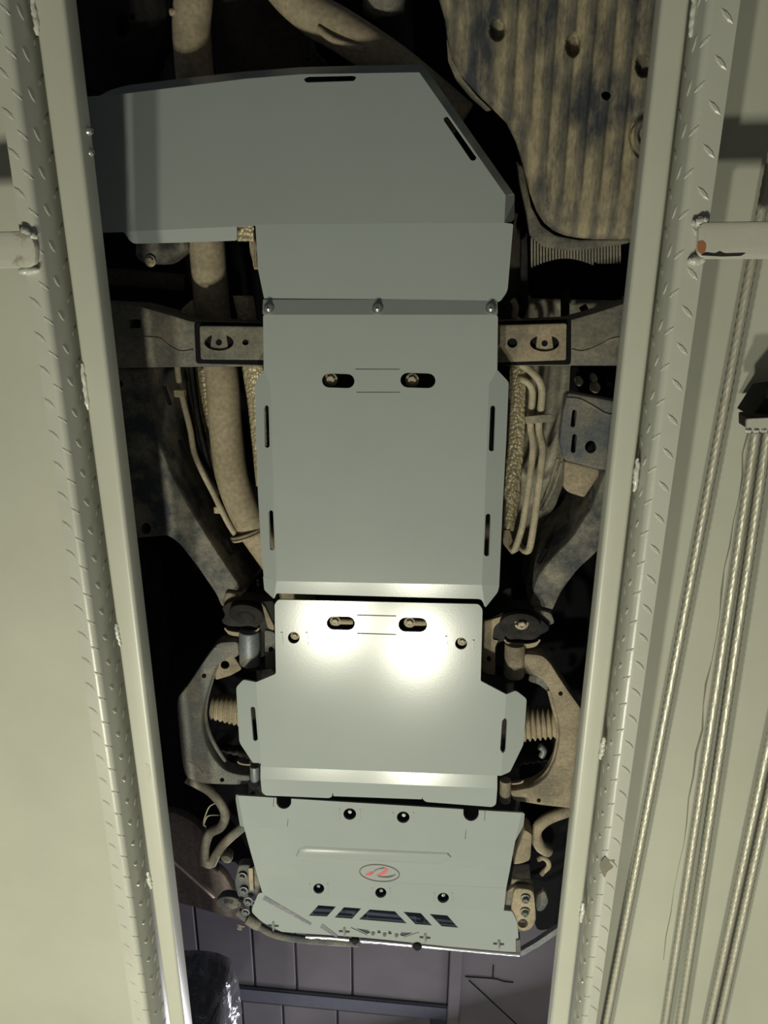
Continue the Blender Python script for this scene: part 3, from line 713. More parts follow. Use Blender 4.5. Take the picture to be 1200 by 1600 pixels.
# engine bay undertray above the guard plates
slab('engine_tray', [(400, 900), (800, 900), (815, 1290), (790, 1420), (420, 1395), (385, 1290)], 2.12, .05, M['frame_dark'], car, r=6)
slab('cutout_backing', [(440, 1392), (770, 1412), (780, 1458), (620, 1452), (440, 1438)], 1.99, .05, M['cutout_dark'], car, r=6)  # added dark panel so the apron's cut-outs look dark
slab('gearbox', [(430, 500), (770, 500), (770, 900), (430, 900)], 2.02, .25, M['brown'], car, r=30, bev=.03)
# --- crossmember arms with recessed bracket plates
mem = slab('crossmember', [(128, 472), (214, 477), (262, 490), (300, 502), (412, 506), (414, 573), (300, 574), (225, 575), (130, 577)], 1.935, .10, M['member'], car,
           holes=[roundpoly([(202, 499), (220, 499), (220, 513), (202, 513)], 3), roundpoly([(303, 505), (430, 503), (430, 568), (306, 566)], 5)] if False else [roundpoly([(202, 499), (220, 499), (220, 513), (202, 513)], 3)], r=8, bev=.008)
def ridge(parent, pts, H, r=.003, mat=None):
    return tube('pressed_ridge', [(x, y, H) for x, y in pts], r, mat or M['member'], parent, 6, 8)
ridge(mem, [(225, 527), (250, 529), (264, 540), (282, 549), (302, 547)], 1.935)
mem2 = slab('crossmember', [(778, 505), (888, 500), (930, 488), (985, 470), (990, 572), (893, 572), (780, 572)], 1.935, .10, M['member'], car, r=8, bev=.008)
ridge(mem2, [(893, 546), (910, 549), (932, 542), (955, 530), (975, 527)], 1.935)
def bracket_plate(name, px, H, oval, hole, mat, parent, gap_side):
    # black slab painted as the gap's shade at the plate's edge, then the plate with its pressed oval
    slab('gap_shade', gap_side, H + .012, .01, M['black'], parent, r=5, bev=.001)
    o = slab(name, px, H, .012, mat, parent, holes=[circ(oval[0], oval[1], 23, 13, 24), circ(hole[0], hole[1], hole[2], hole[2] * .95, 16)], r=4, bev=.004)
    ov = slab('oval_recess', circ(oval[0], oval[1], 25, 15, 24), H + .024, .008, M['bracket'], o, r=0, bev=.001)
    slab('oval_web', [(oval[0] - 11, oval[1] - 16), (oval[0] + 11, oval[1] - 16), (oval[0] + 15, oval[1] + 15), (oval[0] - 15, oval[1] + 15)], H + .007, .010, mat, o, holes=[circ(oval[0], oval[1], 5, 5, 14)], r=5, bev=.003)
    lathe('hole_back', P(oval[0], oval[1], H + .0095), Vector((0, 0, -1)), [(0, .009), (.0004, .009)], M['black'], o, 16)
    lathe('hole_back', P(hole[0], hole[1], H + .0085), Vector((0, 0, -1)), [(0, .015), (.0004, .015)], M['black'], o, 16)
    return o
# left: gap then plate; right mirrored
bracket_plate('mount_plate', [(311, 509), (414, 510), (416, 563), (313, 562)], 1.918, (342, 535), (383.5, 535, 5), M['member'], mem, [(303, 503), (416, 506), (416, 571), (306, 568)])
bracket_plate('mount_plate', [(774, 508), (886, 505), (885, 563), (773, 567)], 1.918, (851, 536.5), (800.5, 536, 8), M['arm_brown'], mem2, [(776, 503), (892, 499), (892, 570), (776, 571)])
# --- frame rails with a stepped inner side
frL = slab('frame_rail', [(120, 573), (232, 575), (238, 640), (248, 690), (270, 745), (297, 795), (332, 852), (374, 915), (380, 935), (365, 948), (345, 952), (338, 932), (308, 888), (280, 852), (262, 838), (210, 843), (150, 845)],
           1.96, .27, M['frame'], car, holes=[circ(228, 826, 8, 9), circ(188, 600, 4, 5)], r=10, bev=.012)
frR = slab('frame_rail', [(985, 690), (945, 735), (925, 790), (895, 838), (858, 876), (838, 903), (826, 945), (830, 963), (857, 978), (863, 958), (878, 925), (905, 890), (932, 866), (985, 800)],
           1.96, .27, M['frame'], car, r=10, bev=.012)
def side_slot(parent, pts, H):
    return tube('frame_slot', [(*p, H) for p in pts], .006, M['black'], parent, 0, 8)
side_slot(frL, [(256, 604), (266, 633)], 2.02); side_slot(frL, [(281, 688), (289, 715)], 2.02); side_slot(frL, [(353, 842), (364, 866)], 2.02)
side_slot(frR, [(854, 856), (841, 880)], 2.01)
# rail end caps where the control arm mounts sit
slab('frame_end', [(352, 925), (378, 930), (376, 948), (360, 956), (346, 953)], 1.945, .05, M['arm_brown'], frL, r=6)
slab('frame_end', [(832, 950), (862, 958), (868, 975), (845, 982), (832, 968)], 1.945, .05, M['frame'], frR, r=6)
# blue grey gusset on the right rail
gus = slab('gusset', [(887, 613), (968, 628), (960, 735), (938, 735), (882, 720), (874, 690), (880, 640)], 1.915, .03, M['bracket'], car,
           holes=[slot(897.5, 644, 895, 664, 7.5), slot(898, 682, 895.5, 704, 7.5), circ(923, 698.5, 9, 9.8)], r=5, bev=.006)
lab(gus, 'blue grey gusset plate with two slots and a round hole')
slab('gusset_foot', [(882, 720), (937, 734), (936, 744), (913, 778), (888, 770), (880, 762)], 1.925, .03, M['arm_brown'], gus, r=4, bev=.005)
ridge(gus, [(886, 622), (905, 624), (925, 634), (945, 646), (960, 648)], 1.915, .0035, M['bracket'])
# --- exhaust
lab(tube('exhaust_pipe', [(312, -120, 2.12), (302, 0, 2.11), (300, 60, 2.11), (312, 200, 2.10), (324, 390, 2.09), (336, 520, 2.09), (347, 590, 2.08), (352, 660, 2.07), (363, 745, 2.05), (390, 815, 2.04), (437, 885, 2.04), (480, 960, 2.04)], .047, M['pipe'], car, 8, 24), 'dusty tan exhaust pipe curving along the left of the plates')
exh = lab(tube('exhaust_pipe', [(400, -120, 2.14), (430, -40, 2.12), (480, 15, 2.11), (545, 55, 2.10), (625, 110, 2.10), (720, 190, 2.10)], .047, M['pipe'], car, 8, 24), 'dusty tan exhaust pipe slanting in at the top of the view')
d = (P(404, 842, 2.035) - P(380, 800, 2.045))
lathe('flange_ring', P(390, 832, 2.035), Vector((.35, .95, -.05)), [(-.008, .048), (-.008, .055), (-.002, .057), (0, .050), (.002, .057), (.008, .055), (.008, .048)], M['arm_brown'], car, 28)
hexbolt('bolt', P(366, 829, 2.02), .009, M['bolt_dusty'], car)
tube('hanger_rod', [(498, 45, 2.06), (520, 62, 2.05), (548, 72, 2.05), (569, 77, 2.05)], .008, M['pipe'], exh, 6, 8)
lathe('hanger_stud', P(271, 19, 2.08), Vector((1, 0, 0)), [(-.01, .004), (-.008, .008), (.02, .008), (.03, .006)], M['pipe'], car, 10)
# --- heat shields (thin dimpled foil)
def bent_foil(name, rows, H, mat, parent, n=10, bow=.012, label=None):
    """rows: (py, xl, xr); the sheet bows between its edges"""
    bm = bmesh.new(); grid = []
    fine = []
    for (a, b) in zip(rows, rows[1:]):
        for k in range(6): t = k / 6; fine.append(tuple(lerp(a[i], b[i], t) for i in range(3)))
    fine.append(rows[-1])
    for py, xl, xr in fine:
        grid.append([bm.verts.new(P(lerp(xl, xr, i / n), py, H - bow * math.sin(math.pi * i / n) + .002 * math.sin(py * .21 + i * 1.7))) for i in range(n + 1)])
    for a, b in zip(grid, grid[1:]):
        for i in range(n): bm.faces.new((a[i], a[i + 1], b[i + 1], b[i]))
    o = finish(bm, name, mat, parent, 60)
    sm = o.modifiers.new('thickness', 'SOLIDIFY'); sm.thickness = .002; sm.offset = 1
    if label: o['label'] = label
    return o
bent_foil('heat_shield', [(566, 797, 823), (640, 795, 822), (700, 792, 820), (740, 790, 815), (780, 787, 813), (830, 785, 803)], 1.99, M['foil'], car, label='golden dimpled heat shield strip beside the fuel lines')
bent_foil('heat_shield', [(462, 364, 396), (500, 372, 402), (560, 376, 412), (640, 388, 416), (760, 400, 420)], 2.03, M['foil'], car, label='dimpled heat shield strip at the left of the middle plate')
bent_foil('heat_shield', [(570, 304, 326), (640, 312, 334), (700, 326, 345), (750, 336, 350)], 2.14, M['foil'], car)
bent_foil('heat_shield', [(350, 369, 396), (377, 371, 398)], 1.93, M['foil'], car, bow=.004)
bent_foil('heat_shield', [(360, 388, 398), (395, 391, 401), (421, 398, 404)], 1.94, M['pipe'], car, bow=.003)
# --- brake and fuel lines
lab(tube('brake_line', [(276, 560, 2.04), (279, 590, 2.04), (286, 625, 2.04), (297, 670, 2.04), (303, 705, 2.04), (315, 735, 2.03), (333, 770, 2.02), (345, 795, 2.01), (358, 820, 2.01), (368, 835, 2.01)], .0085, M['line'], car, 6, 10), 'thin dusty line with two clamps')
for px, py in ((281, 614), (343, 796)):
    bm = bmesh.new(); c = P(px, py, 2.02); add_box(bm, c - Vector((.014, .010, .010)), c + Vector((.014, .010, .012))); bmesh.ops.bevel(bm, geom=bm.edges[:], offset=.002, segments=1, affect='EDGES')
    finish(bm, 'line_clamp', M['boot'], car, 0)
for off in (0, 7):
    tube('wiring_hose', [(290 + off, 560, 2.08), (300 + off, 640, 2.08), (312 + off, 700, 2.07), (330 + off, 760, 2.06), (348 + off, 800, 2.05)], .006, M['rubber'], car, 6, 8)
lab(tube('fuel_line', [(806, 566, 1.97), (826, 577, 1.97), (842, 594, 1.97), (847, 612, 1.97), (845, 640, 1.975), (842, 668, 1.99), (848, 698, 1.98), (846, 725, 1.97), (838, 790, 1.96), (829, 850, 1.955), (822, 861, 1.96), (812, 852, 2.0)], .0098, M['line'], car, 8, 12), 'right one of two tan fuel lines')
lab(tube('fuel_line', [(808, 590, 1.98), (824, 597, 1.98), (832, 612, 1.98), (830, 645, 1.985), (829, 668, 1.99), (833, 697, 1.98), (828, 745, 1.97), (820, 800, 1.96), (814, 830, 1.96), (803, 859, 1.96), (797, 845, 2.0)], .0092, M['line'], car, 8, 12), 'left one of two tan fuel lines')
slab('line_bracket', [(820, 651), (862, 647), (864, 657), (846, 661), (822, 663)], 1.955, .006, M['member'], car, r=2, bev=.001)
slab('line_bracket', [(786, 829), (797, 828), (802, 850), (812, 860), (800, 867), (786, 850)], 1.975, .006, M['arm_brown'], car, r=3, bev=.001)
for a in (((872, 716), (858, 760), (842, 795)), ((878, 722), (864, 765), (846, 798))):
    tube('wiring_hose', [(x, y, 2.03) for x, y in a], .005, M['member'], car, 4, 8)
# --- body floor patches seen beside the right-hand rail
slab('floor_panel', [(818, 462), (900, 466), (975, 462), (965, 560), (818, 560)], 2.22, .02, M['body'], car, r=4, bev=.003)
slab('floor_panel', [(800, 560), (900, 560), (895, 640), (880, 760), (845, 850), (790, 850)], 2.24, .02, M['body'], car, r=4, bev=.003)
slab('support_strut', [(878, 455), (890, 455), (890, 520), (878, 520)], 2.10, .03, M['frame_dark'], car, r=1, bev=.002)
for a in (((910, 478), (925, 505)),):
    tube('wiring_hose', [(x, y, 2.12) for x, y in a], .010, M['rubber'], car, 0, 8)
slab('linkage_cover', [(893, 572), (975, 575), (970, 640), (890, 625)], 2.12, .02, M['black'], car, r=4, bev=.003)
for px, py, r in ((905, 597, .011), (928, 592, .010), (930, 606, .014)):
    lathe('linkage_stud', P(px, py, 2.09), Vector((.1, .3, -1)), [(-.02, r * .8), (0, r), (r * .7, r * .8), (r, r * .3)], M['body'], car, 12)
# left-hand dark bits behind the plate: drain pan with bolt, red-brown link
pan = slab('sump', [(212, 370), (285, 368), (290, 388), (262, 410), (255, 414), (222, 412), (208, 400)], 2.02, .08, M['frame'], car, r=10, bev=.012)
hexbolt('drain_plug', P(235, 408, 2.015), .010, M['bolt_dusty'], pan)
tube('torsion_bar', [(120, 430, 2.06), (200, 434, 2.06), (290, 442, 2.08)], .022, M['brown'], car, 4, 12)
slab('mount_tab', [(283, 483), (300, 468), (304, 500), (284, 497)], 2.0, .01, M['boot'], car, r=2, bev=.002)
# --- rear dark parts at the top of the picture
slab('axle_bracket', [(118, -80), (250, -80), (262, 40), (235, 120), (150, 140), (128, 130)], 2.16, .06, M['frame_dark'], car, holes=[circ(191, 40, 11, 19), circ(207, 26, 4, 6)], r=14)
slab('differential', [(335, -90), (470, -90), (470, 60), (520, 100), (450, 130), (338, 140), (325, 60)], 2.22, .2, M['brown'], car, r=25, bev=.03)
tube('drive_shaft', [(612, -60, 2.2), (618, 60, 2.2), (625, 200, 2.2)], .045, M['frame_dark'], car, 4, 20)
lathe('shaft_joint', P(600, 6, 2.17), Vector((0, 1, 0)), [(-.05, .03), (-.04, .05), (0, .052), (.02, .05), (.03, .03)], M['frame'], car, 20)
# --- fuel tank: big muddy ribbed shell
tl = [(-60, 678), (0, 686), (30, 695), (54, 698), (87, 704), (117, 719), (144, 743), (168, 767), (192, 791), (222, 806), (264, 818), (300, 827), (330, 838), (348, 850), (360, 864), (369, 884), (374, 915)]
def tl_at(py):
    for (a, xa), (b, xb) in zip(tl, tl[1:]):
        if a <= py <= b: return lerp(xa, xb, (py - a) / (b - a))
    return tl[-1][1]
studs = ((777, 46, 11, 16), (895, 70, 10, 17), (1005, 102, 11, 17))
bm = bmesh.new(); grid = []; NX, NY = 190, 210
for j in range(NY + 1):
    py = lerp(-60, 374, j / NY); xl = tl_at(py); row = []
    for i in range(NX + 1):
        px = lerp(xl, 1075, i / NX)
        q = P(px, py, 2.0)
        d_l = (px - xl) / 26.0; d_b = (374 - py) / 30.0; e = min(1, max(0, d_l)); f = min(1, max(0, d_b))
        H = 1.985 + .05 * (1 - math.sqrt(max(0, 1 - (1 - e) ** 2))) + .04 * (1 - math.sqrt(max(0, 1 - (1 - f) ** 2)))
        env = min(1, max(0, (px - 778) / 20)) * min(1, max(0, (325 - py) / 40)) * min(1, max(0, (d_l - .8)))
        w = math.sin(q.x * 2 * math.pi / .043 + .6)
        H -= .0075 * env * max(-.55, min(.8, w * 1.5))
        H += .0015 * math.sin(px * .13 + py * .07) * math.sin(py * .05 - px * .03)
        for cx, cy, rx, ry in studs:
            rr = math.hypot((px - cx) / rx, (py - cy) / ry)
            if rr < 1.15: H += .030 * min(1, max(0, (1.15 - rr) / .2))
        rr = math.hypot((px - 947) / 5.5, (py - 149) / 5.5)
        if rr < 1.2: H += .05 * min(1, (1.2 - rr) / .2)
        rr = math.hypot((px - 1006) / 24, (py - 210) / 40)
        if rr < 1.0: H += .008 * math.sin(rr * 9.5)
        row.append(bm.verts.new(P(px, py, H)))
    grid.append(row)
for a, b in zip(grid, grid[1:]):
    for i in range(NX): bm.faces.new((a[i], a[i + 1], b[i + 1], b[i]))
tank = lab(finish(bm, 'fuel_tank', M['tank'], car, 60), 'large mud caked fuel tank shell with long ribs')
for cx, cy, rx, ry in studs:
    lathe('tank_stud', P(cx, cy - 3, 2.030), Vector((0, 0, -1)), [(-.02, .016), (0, .016), (.006, .013), (.008, .006)], M['skirt'], tank, 16)
lathe('tank_plug', P(1006, 210, 1.985), Vector((0, 0, -1)), [(-.01, .03), (0, .028), (.002, .022), (.002, .012)], M['arm_brown'], tank, 24)
slab('tank_guard', [(806, 250), (818, 262), (830, 322), (846, 352), (868, 368), (905, 375), (990, 373), (983, 380), (935, 388), (890, 392), (850, 386), (828, 368), (822, 330), (813, 290)], 2.03, .02, M['skirt'], car, r=4, bev=.004)
sheet('tank_guard', [(698, 60), (706, 92), (722, 122), (745, 150), (768, 172), (760, 174), (735, 152), (712, 124), (700, 95)], 2.03, M['skirt'], car, r=2)
# ribbed guard below the tank: fine upright fins, too small to part
bm = bmesh.new()
for k in range(30):
    x = 831 + k * 4.75; yb = 418 - 14 * math.sin(math.pi * min(1, k / 22)) - (6 if k > 20 else 0)
    a, b = P(x, 372, 2.05), P(x, yb, 2.085)
    v = [bm.verts.new(p) for p in (a + Vector((-.002, 0, 0)), a + Vector((.002, 0, 0)), b + Vector((.002, 0, 0)), b + Vector((-.002, 0, 0)))]
    u = [bm.verts.new(q.co + Vector((0, 0, .02))) for q in v]
    wall(bm, v, u); bm.faces.new(v); bm.faces.new(u)
fins = finish(bm, 'fin', M['member'], car, 0); fins['kind'] = 'stuff'
slab('fin_backing', [(826, 366), (978, 366), (972, 470), (830, 466)], 2.14, .02, M['black'], car, r=2, bev=.002)  # black sheet paints the shade where the fins recede
slab('side_rod', [(814, 375), (824, 362), (826, 480), (818, 500), (812, 480)], 2.05, .03, M['frame_dark'], car, r=3, bev=.004)
slab('wire_tray', [(780, 470), (806, 330), (814, 372), (815, 420), (806, 500), (780, 505)], 2.08, .02, M['brown'], car, r=3)
tube('wiring_hose', [(800, 468, 2.0), (806, 480, 2.0), (804, 495, 2.0), (812, 503, 2.0)], .008, M['boot'], car, 6, 8)

# --- suspension
HS = 1.915
armL = lab(slab('control_arm', [(373, 1002), (373, 1025), (366, 1030), (341, 1036), (331.6, 1058), (324, 1081.5), (316.7, 1111), (315.6, 1132), (322, 1164), (334.8, 1188), (351.8, 1205), (373, 1211), (390, 1212), (391, 1226), (369, 1228), (315.6, 1226), (290, 1217), (283.8, 1196), (279.5, 1154), (275.7, 1111), (275.3, 1092), (294, 1069), (313.5, 1039), (328.4, 1018), (340, 1004)],
           HS, .045, M['arm'], car, holes=[circ(318.8, 1056, 3.6), circ(336.5, 1013.5, 2), circ(347, 1218.6, 3.4)], r=9, bev=.009), 'grey lower control arm')
tube('arm_flange', [(339, 1038, HS + .03), (331, 1062, HS + .03), (323, 1092, HS + .03), (321, 1118, HS + .03), (326, 1142, HS + .03), (336, 1164, HS + .03), (352, 1189, HS + .03)], .0065, M['arm'], armL, 6, 10)
slab('arm_gusset', [(338, 1033), (366, 1027), (378, 1046), (360, 1056), (336, 1063)], HS + .03, .008, M['arm_brown'], armL, holes=[circ(351.5, 1039, 7, 6.5)], r=4, bev=.002)
tube('pressed_ridge', [(295, 1190, HS), (308, 1198, HS), (317, 1208, HS)], .0025, M['arm_brown'], armL, 4, 8)
armR = lab(slab('control_arm', [(817.6, 1021), (848, 1024), (860, 1035), (875, 1059), (893, 1086), (912, 1112), (915, 1167), (905, 1235), (898, 1266), (886, 1264), (848, 1260), (800, 1252), (797, 1236), (807, 1235), (834, 1230), (854, 1215), (867, 1190), (874, 1156), (872, 1129), (866, 1104), (860, 1082), (850, 1066), (836, 1056), (817.6, 1055)],
           HS, .045, M['arm_brown'], car, holes=[circ(876, 1083.8, 3.6), circ(842, 1250.7, 3.3)], r=9, bev=.009), 'brown dusty lower control arm')
tube('arm_flange', [(858, 1078, HS + .02), (865, 1105, HS + .02), (871, 1130, HS + .02), (872, 1156, HS + .02), (864, 1190, HS + .02), (848, 1214, HS + .02), (828, 1228, HS + .02)], .0065, M['arm_brown'], armR, 6, 10)
slab('arm_gusset', [(828, 1054), (850, 1056), (862, 1070), (860, 1084), (842, 1070), (824, 1064)], HS + .03, .008, M['arm'], armR, holes=[slot(853, 1060, 856, 1067, 4)], r=4, bev=.002)
def bush(name, a, b, H, r, mat, parent):
    A, B = P(*a, H), P(*b, H); L = (B - A).length
    return lathe(name, A, B - A, [(0, r * .75), (.002, r * .95), (.006, r), (L - .006, r), (L - .002, r * .95), (L, r * .7)], mat, parent, 26)
bush('bushing', (390, 984), (391, 1037), HS + .012, .031, M['bushing'], armL)
bush('bushing', (805, 1004), (803, 1056), HS + .012, .029, M['arm_brown'], armR)
bush('bushing', (398, 1196), (399, 1226), HS + .01, .015, M['bushing'], armL)
bush('bushing', (790, 1218), (789, 1252), HS + .01, .017, M['arm_brown'], armR)
def washer_ring(c, H, rx, parent, mat):
    bm = bmesh.new()
    pts = [P(c[0] + rx * math.cos(t), c[1] - 2 + rx * .26 * math.sin(t), H) for t in [math.pi * (i / 20 * 1.1 - .05) for i in range(21)]]
    add_tube(bm, pts, .003, 8); return finish(bm, 'washer_ring', mat, parent, 60)
# cam bolt discs and frame mounts
mL = slab('arm_mount', [(345, 950), (358, 940), (380, 936), (407, 940), (428, 938), (431, 1044), (413, 1048), (390, 1050), (380, 1046), (402, 1041), (413, 1034), (412, 990), (405, 983), (385, 981), (352, 979), (344, 970), (352, 962)], HS + .012, .05, M['frame_dark'], car, holes=[circ(423.4, 1014.6, 4.2)], r=6, bev=.005)
slab('mount_web', [(413, 984), (429, 988), (432, 1042), (414, 1046)], HS + .006, .02, M['arm'], mL, holes=[circ(423.4, 1014.6, 4.0)], r=4, bev=.003)
slab('mount_web', [(408, 942), (414, 948), (428, 978), (428, 986), (418, 982)], HS + .004, .02, M['arm_brown'], mL, r=3, bev=.003)
lathe('cam_disc', P(385, 962, HS + .0), Vector((0, .5, -1)), [(-.01, .05), (0, .05), (.004, .044), (.004, .026), (.008, .022), (.01, .008)], M['rubber'], mL, 26)
for k in range(3): washer_ring((378, 984 + k * 2.6), HS + .004 + k * .008, 26 - k * 2, mL, M['boot'])
mR = slab('arm_mount', [(754, 970), (780, 960), (800, 948), (830, 952), (846, 968), (860, 980), (856, 988), (846, 992), (836, 1001), (792, 1001), (776, 1006), (775, 1054), (800, 1061), (796, 1067), (765, 1058), (750, 1050)], HS + .012, .05, M['frame_dark'], car, holes=[circ(763.6, 1029.6, 4.2)], r=6, bev=.005)
slab('mount_web', [(753, 972), (778, 965), (800, 957), (772, 980), (770, 1000), (780, 1000), (774, 1010), (774, 1056), (752, 1050)], HS + .006, .02, M['arm_brown'], mR, holes=[circ(763.6, 1029.6, 4.0)], r=5, bev=.003)
lathe('cam_disc', P(812, 978, HS + .0), Vector((0, .5, -1)), [(-.01, .055), (0, .055), (.004, .048), (.004, .026), (.008, .022), (.01, .008)], M['rubber'], mR, 26)
hexbolt('bolt', P(815, 974, HS - .012), .013, M['bolt_dusty'], mR, head=.016)
for k in range(3): washer_ring((816, 1002 + k * 2.8), HS + .004 + k * .008, 27 - k * 2, mR, M['boot'])
# corrugated drive shaft boots
def boot(name, a, b, H, r0, r1, n, mat, parent):
    A, B = P(*a, H), P(*b, H); L = (B - A).length; prof = []
    for i in range(n * 8 + 1):
        t = i / (n * 8); prof.append((L * t, lerp(r0, r1, t) * (.91 + .09 * math.cos(2 * math.pi * n * t))))
    return lathe(name, A, B - A, prof, mat, parent, 28, 60)
boot('shaft_boot', (333, 1104), (392, 1111), 2.01, .040, .054, 8, M['boot'], car)
boot('shaft_boot', (866, 1128), (802, 1131), 2.01, .050, .056, 8, M['boot'], car)
boot('rack_boot', (346, 1168), (420, 1182), 2.06, .014, .024, 7, M['rubber'], car)
boot('rack_boot', (866, 1180), (790, 1186), 2.06, .016, .026, 7, M['rubber'], car)
tube('hub_hose', [(843, 1166, 2.0), (850, 1172, 2.0), (846, 1182, 2.0)], .010, M['bushing'], car, 4, 10)
washer_ring((390, 1192), HS + .02, 18, armL, M['boot']); washer_ring((800, 1222), HS + .02, 17, armR, M['boot'])
# stabiliser bars and links at the front
sb = lab(tube('stabiliser_link', [(292, 1216, 1.95), (308, 1224, 1.95), (328, 1236, 1.96), (345, 1255, 1.97), (352, 1274, 1.98), (345, 1292, 1.99), (328, 1302, 2.0), (321, 1320, 2.0), (319, 1349, 2.0)], .0155, M['member'], car, 6, 12), 'bent dusty stabiliser bar')
tube('stabiliser_link', [(388, 1285, 2.0), (372, 1298, 2.0), (354, 1314, 2.0), (340, 1332, 2.0), (331, 1350, 2.0)], .0155, M['member'], car, 6, 12)
lathe('link_joint', P(326, 1349, 2.0), Vector((0, .2, -1)), [(-.02, .02), (0, .022), (.008, .018), (.012, .006)], M['member'], sb, 16)
lathe('link_joint', P(355, 1338, 2.0), Vector((0, .2, -1)), [(-.02, .016), (0, .02), (.012, .018), (.02, .008)], M['frame'], car, 16)
lab(tube('stabiliser_link', [(905, 1262, 1.98), (884, 1268, 1.98), (858, 1278, 1.98), (842, 1290, 1.98), (837, 1304, 1.99), (844, 1322, 2.0), (856, 1330, 2.02)], .0185, M['arm_brown'], car, 6, 14), 'thick brown stabiliser bar')
tube('sensor_wire', [(322, 1292, 2.02), (318, 1285, 2.02), (326, 1262, 2.02), (336, 1255, 2.02)], .0022, M['line'], car, 5, 6)
tube('sensor_wire', [(318, 1290, 2.02), (325, 1275, 2.02), (345, 1274, 2.02)], .0022, M['line'], car, 5, 6)
lab(tube('fender_brace', [(255, 1329, 2.02), (336, 1401, 2.02)], .0085, M['brace'], car, 0, 4), 'pale slanting fender brace')
# tow hook groups
th = slab('tow_hook', [(803, 1388), (834, 1391), (837, 1420), (838, 1440), (829, 1454), (814, 1457), (801, 1442), (798, 1425)], 1.90, .02, M['boot'], car, holes=[circ(817, 1443, 8, 7)], r=9, bev=.005)
lab(th, 'tan tow hook plate with an open eye')
slab('hook_bracket', [(787, 1396), (803, 1386), (834, 1390), (834, 1396), (806, 1396), (801, 1432), (787, 1425)], 1.915, .04, M['member'], th, r=3, bev=.003)
for p in ((821, 1404), (820, 1425)): hexbolt('nut', P(*p, 1.895), .0105, M['bushing'], th, head=.014)
slab('frame_horn', [(819, 1296), (832, 1304), (829, 1345), (802, 1356), (806, 1335)], 1.94, .06, M['arm_brown'], car, r=5, bev=.006)
slab('horn_bushing', [(803, 1352), (828, 1350), (830, 1376), (797, 1378)], 1.935, .05, M['rubber'], car, r=4)
slab('horn_cap', [(800, 1374), (829, 1376), (831, 1384), (798, 1384)], 1.93, .04, M['member'], car, r=3, bev=.004)
tube('tow_ring', [(840, 1343, 2.02), (848, 1340, 2.02), (856, 1345, 2.02), (857, 1354, 2.02), (850, 1361, 2.02), (846, 1366, 2.02)], .0085, M['boot'], car, 5, 10)
slab('bumper_mount', [(838, 1400), (852, 1392), (858, 1410), (850, 1424), (839, 1426)], 1.96, .02, M['bracket'], car, r=5)
bm = bmesh.new(); add_tube(bm, [P(812, 1488, HE + .02), P(838, 1473, HE + .03), P(872, 1450, HE + .05)], .013, 4); finish(bm, 'bumper_end', M['bumper'], car, 30)
slab('bumper_corner', [(806, 1470), (813, 1468), (814, 1490), (806, 1489)], HE - .005, .03, M['bracket'], car, r=1, bev=.002)
# left group: hook plate, nuts, horn disc and lower tube
tlk = lab(slab('tow_hook', [(372, 1352), (392, 1352), (398, 1380), (396, 1402), (372, 1404), (366, 1380)], 1.93, .03, M['bracket'], car, r=6, bev=.005), 'dark greasy tow hook bracket')
slab('hook_strip', [(388, 1357), (395, 1357), (396, 1392), (390, 1392)], 1.922, .006, M['boot'], tlk, r=1, bev=.001)
slab('hook_bracket', [(396, 1352), (402, 1362), (409, 1398), (398, 1400)], 1.925, .03, M['frame'], tlk, r=3, bev=.004)
for p in ((379, 1369), (381, 1391)): hexbolt('nut', P(*p, 1.922), .010, M['bushing'], tlk, head=.013)
hd = lathe('horn', P(357, 1411, 1.97), Vector((.1, .3, -1)), [(-.03, .03), (-.012, .04), (0, .041), (.003, .038), (.001, .03), (-.008, .016), (.006, .012), (.008, .003)], M['bracket'], car, 26)
for p, r in (((388, 1408), .012), ((399, 1412), .010), ((384, 1425), .010), ((377, 1405), .008), ((392, 1398), .007)):
    hexbolt('nut', P(*p, 1.93), r, M['bushing'] if r > .009 else M['rubber'], hd, head=r)
bp_ = tube('bumper_tube', [(372, 1424, 1.95), (388, 1437, 1.94), (408, 1449, 1.935), (430, 1460, 1.93), (470, 1467, 1.93), (520, 1471, 1.93), (562, 1473, 1.93)], .0125, M['bracket'], car, 6, 12)
lathe('tube_sleeve', P(386, 1434, 1.935), P(411, 1449, 1.93) - P(386, 1434, 1.935), [(0, .010), (.002, .019), (.035, .021), (.05, .018), (.052, .010)], M['frame'], bp_, 18)
hexbolt('bolt', P(376, 1446, 1.94), .009, M['bolt_dusty'], bp_, drop=Vector((-.2, .6, -.7)), head=.014)
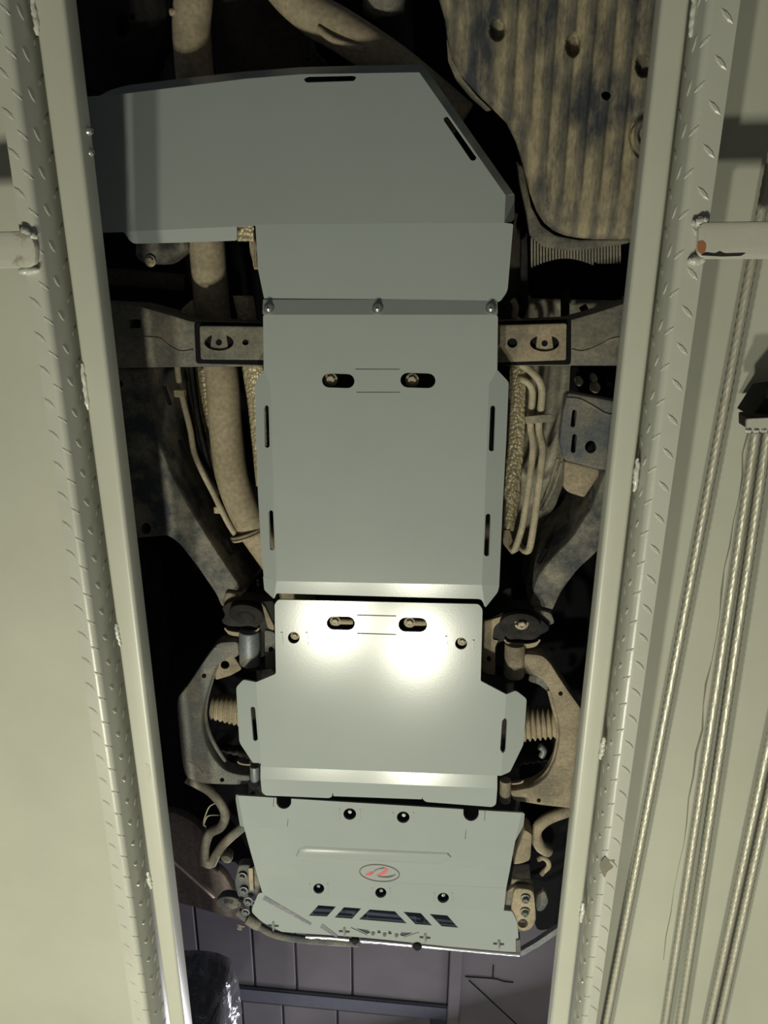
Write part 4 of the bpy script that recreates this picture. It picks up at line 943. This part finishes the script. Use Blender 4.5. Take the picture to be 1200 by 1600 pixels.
# --- wheels standing on the runways (hidden above the decks from here)
def wheel(x, y):
    zt = CZ + HD + .008; R = .385
    w = lathe('wheel', Vector((x, y, zt + R)), Vector((1, 0, 0)), [(-.125, .22), (-.13, .27), (-.125, .34), (-.105, .372), (-.08, R), (-.03, R), (-.028, R - .01), (-.02, R - .01), (-.018, R), (.018, R), (.02, R - .01), (.028, R - .01), (.03, R), (.08, R), (.105, .372), (.125, .34), (.13, .27), (.125, .22)], M['rubber'], car, 40)
    lathe('rim', Vector((x, y, zt + R)), Vector((1, 0, 0)), [(-.12, .21), (-.11, .22), (.11, .22), (.12, .21), (.09, .19), (.07, .06), (.09, .05), (.09, .01)], M['bushing'], w, 30)
for y in (1.20, -1.62):
    wheel(-1.10, y); wheel(.68, y)

# ------------------------------------------------------------------ film wrapped stack beyond the left runway
def wrapped_stack():
    y0 = 3.05
    k = P(375, 1487, 1.0); H = y0 / (k.y); top = CZ + H
    x1 = P(376, 1492, H).x; w = .95; dpt = .8
    mt, nt, b = mat_base('stretch_film'); L = nt.links; v = coords(nt, (1, 1, .4))
    n1 = node(nt, 'ShaderNodeTexNoise', Scale=16.0, Detail=7.0, Distortion=1.2); L.new(v, n1.inputs['Vector'])
    bp = node(nt, 'ShaderNodeBump', Strength=.9, Distance=.03); L.new(n1.outputs['Fac'], bp.inputs['Height']); L.new(bp.outputs[0], b.inputs['Normal'])
    b.inputs['Base Color'].default_value = (.34, .35, .38, 1); b.inputs['Metallic'].default_value = .7; b.inputs['Roughness'].default_value = .13; b.inputs['Coat Weight'].default_value = .6; b.inputs['Coat Roughness'].default_value = .08; b.inputs['Specular IOR Level'].default_value = .9
    bm = bmesh.new(); rings = []; nz_ = 60
    rnd = random.Random(3)
    for iz in range(nz_ + 1):
        z = top * iz / nz_; ring = []
        tight = 1 - .03 * (math.sin(iz * .9) > .6) - (.05 * max(0, (iz / nz_ - .98) / .02) ** 2)
        for q in range(72):
            a = 2 * math.pi * q / 72; c, s_ = math.cos(a), math.sin(a); n = 12.0
            r = (abs(c) ** n + abs(s_) ** n) ** (-1 / n)
            ring.append(bm.verts.new((x1 - w / 2 + r * c * w / 2 * tight + rnd.uniform(-.004, .004) + .008 * math.sin(a * 9 + iz * .5), y0 + dpt / 2 + r * s_ * dpt / 2 * tight + .008 * math.sin(a * 11 - iz * .37), z)))
        rings.append(ring)
    for a, b_ in zip(rings, rings[1:]): wall(bm, a, b_)
    bm.faces.new(rings[0]); bm.faces.new(rings[-1])
    t = thing('wrapped_stack', 'dark stack wrapped in shiny crinkled plastic film, beyond the left runway', 'wrapped stack', (x1 - w / 2, y0 + dpt / 2, 0))
    finish(bm, 'plastic_film', mt, t, 60)
wrapped_stack()
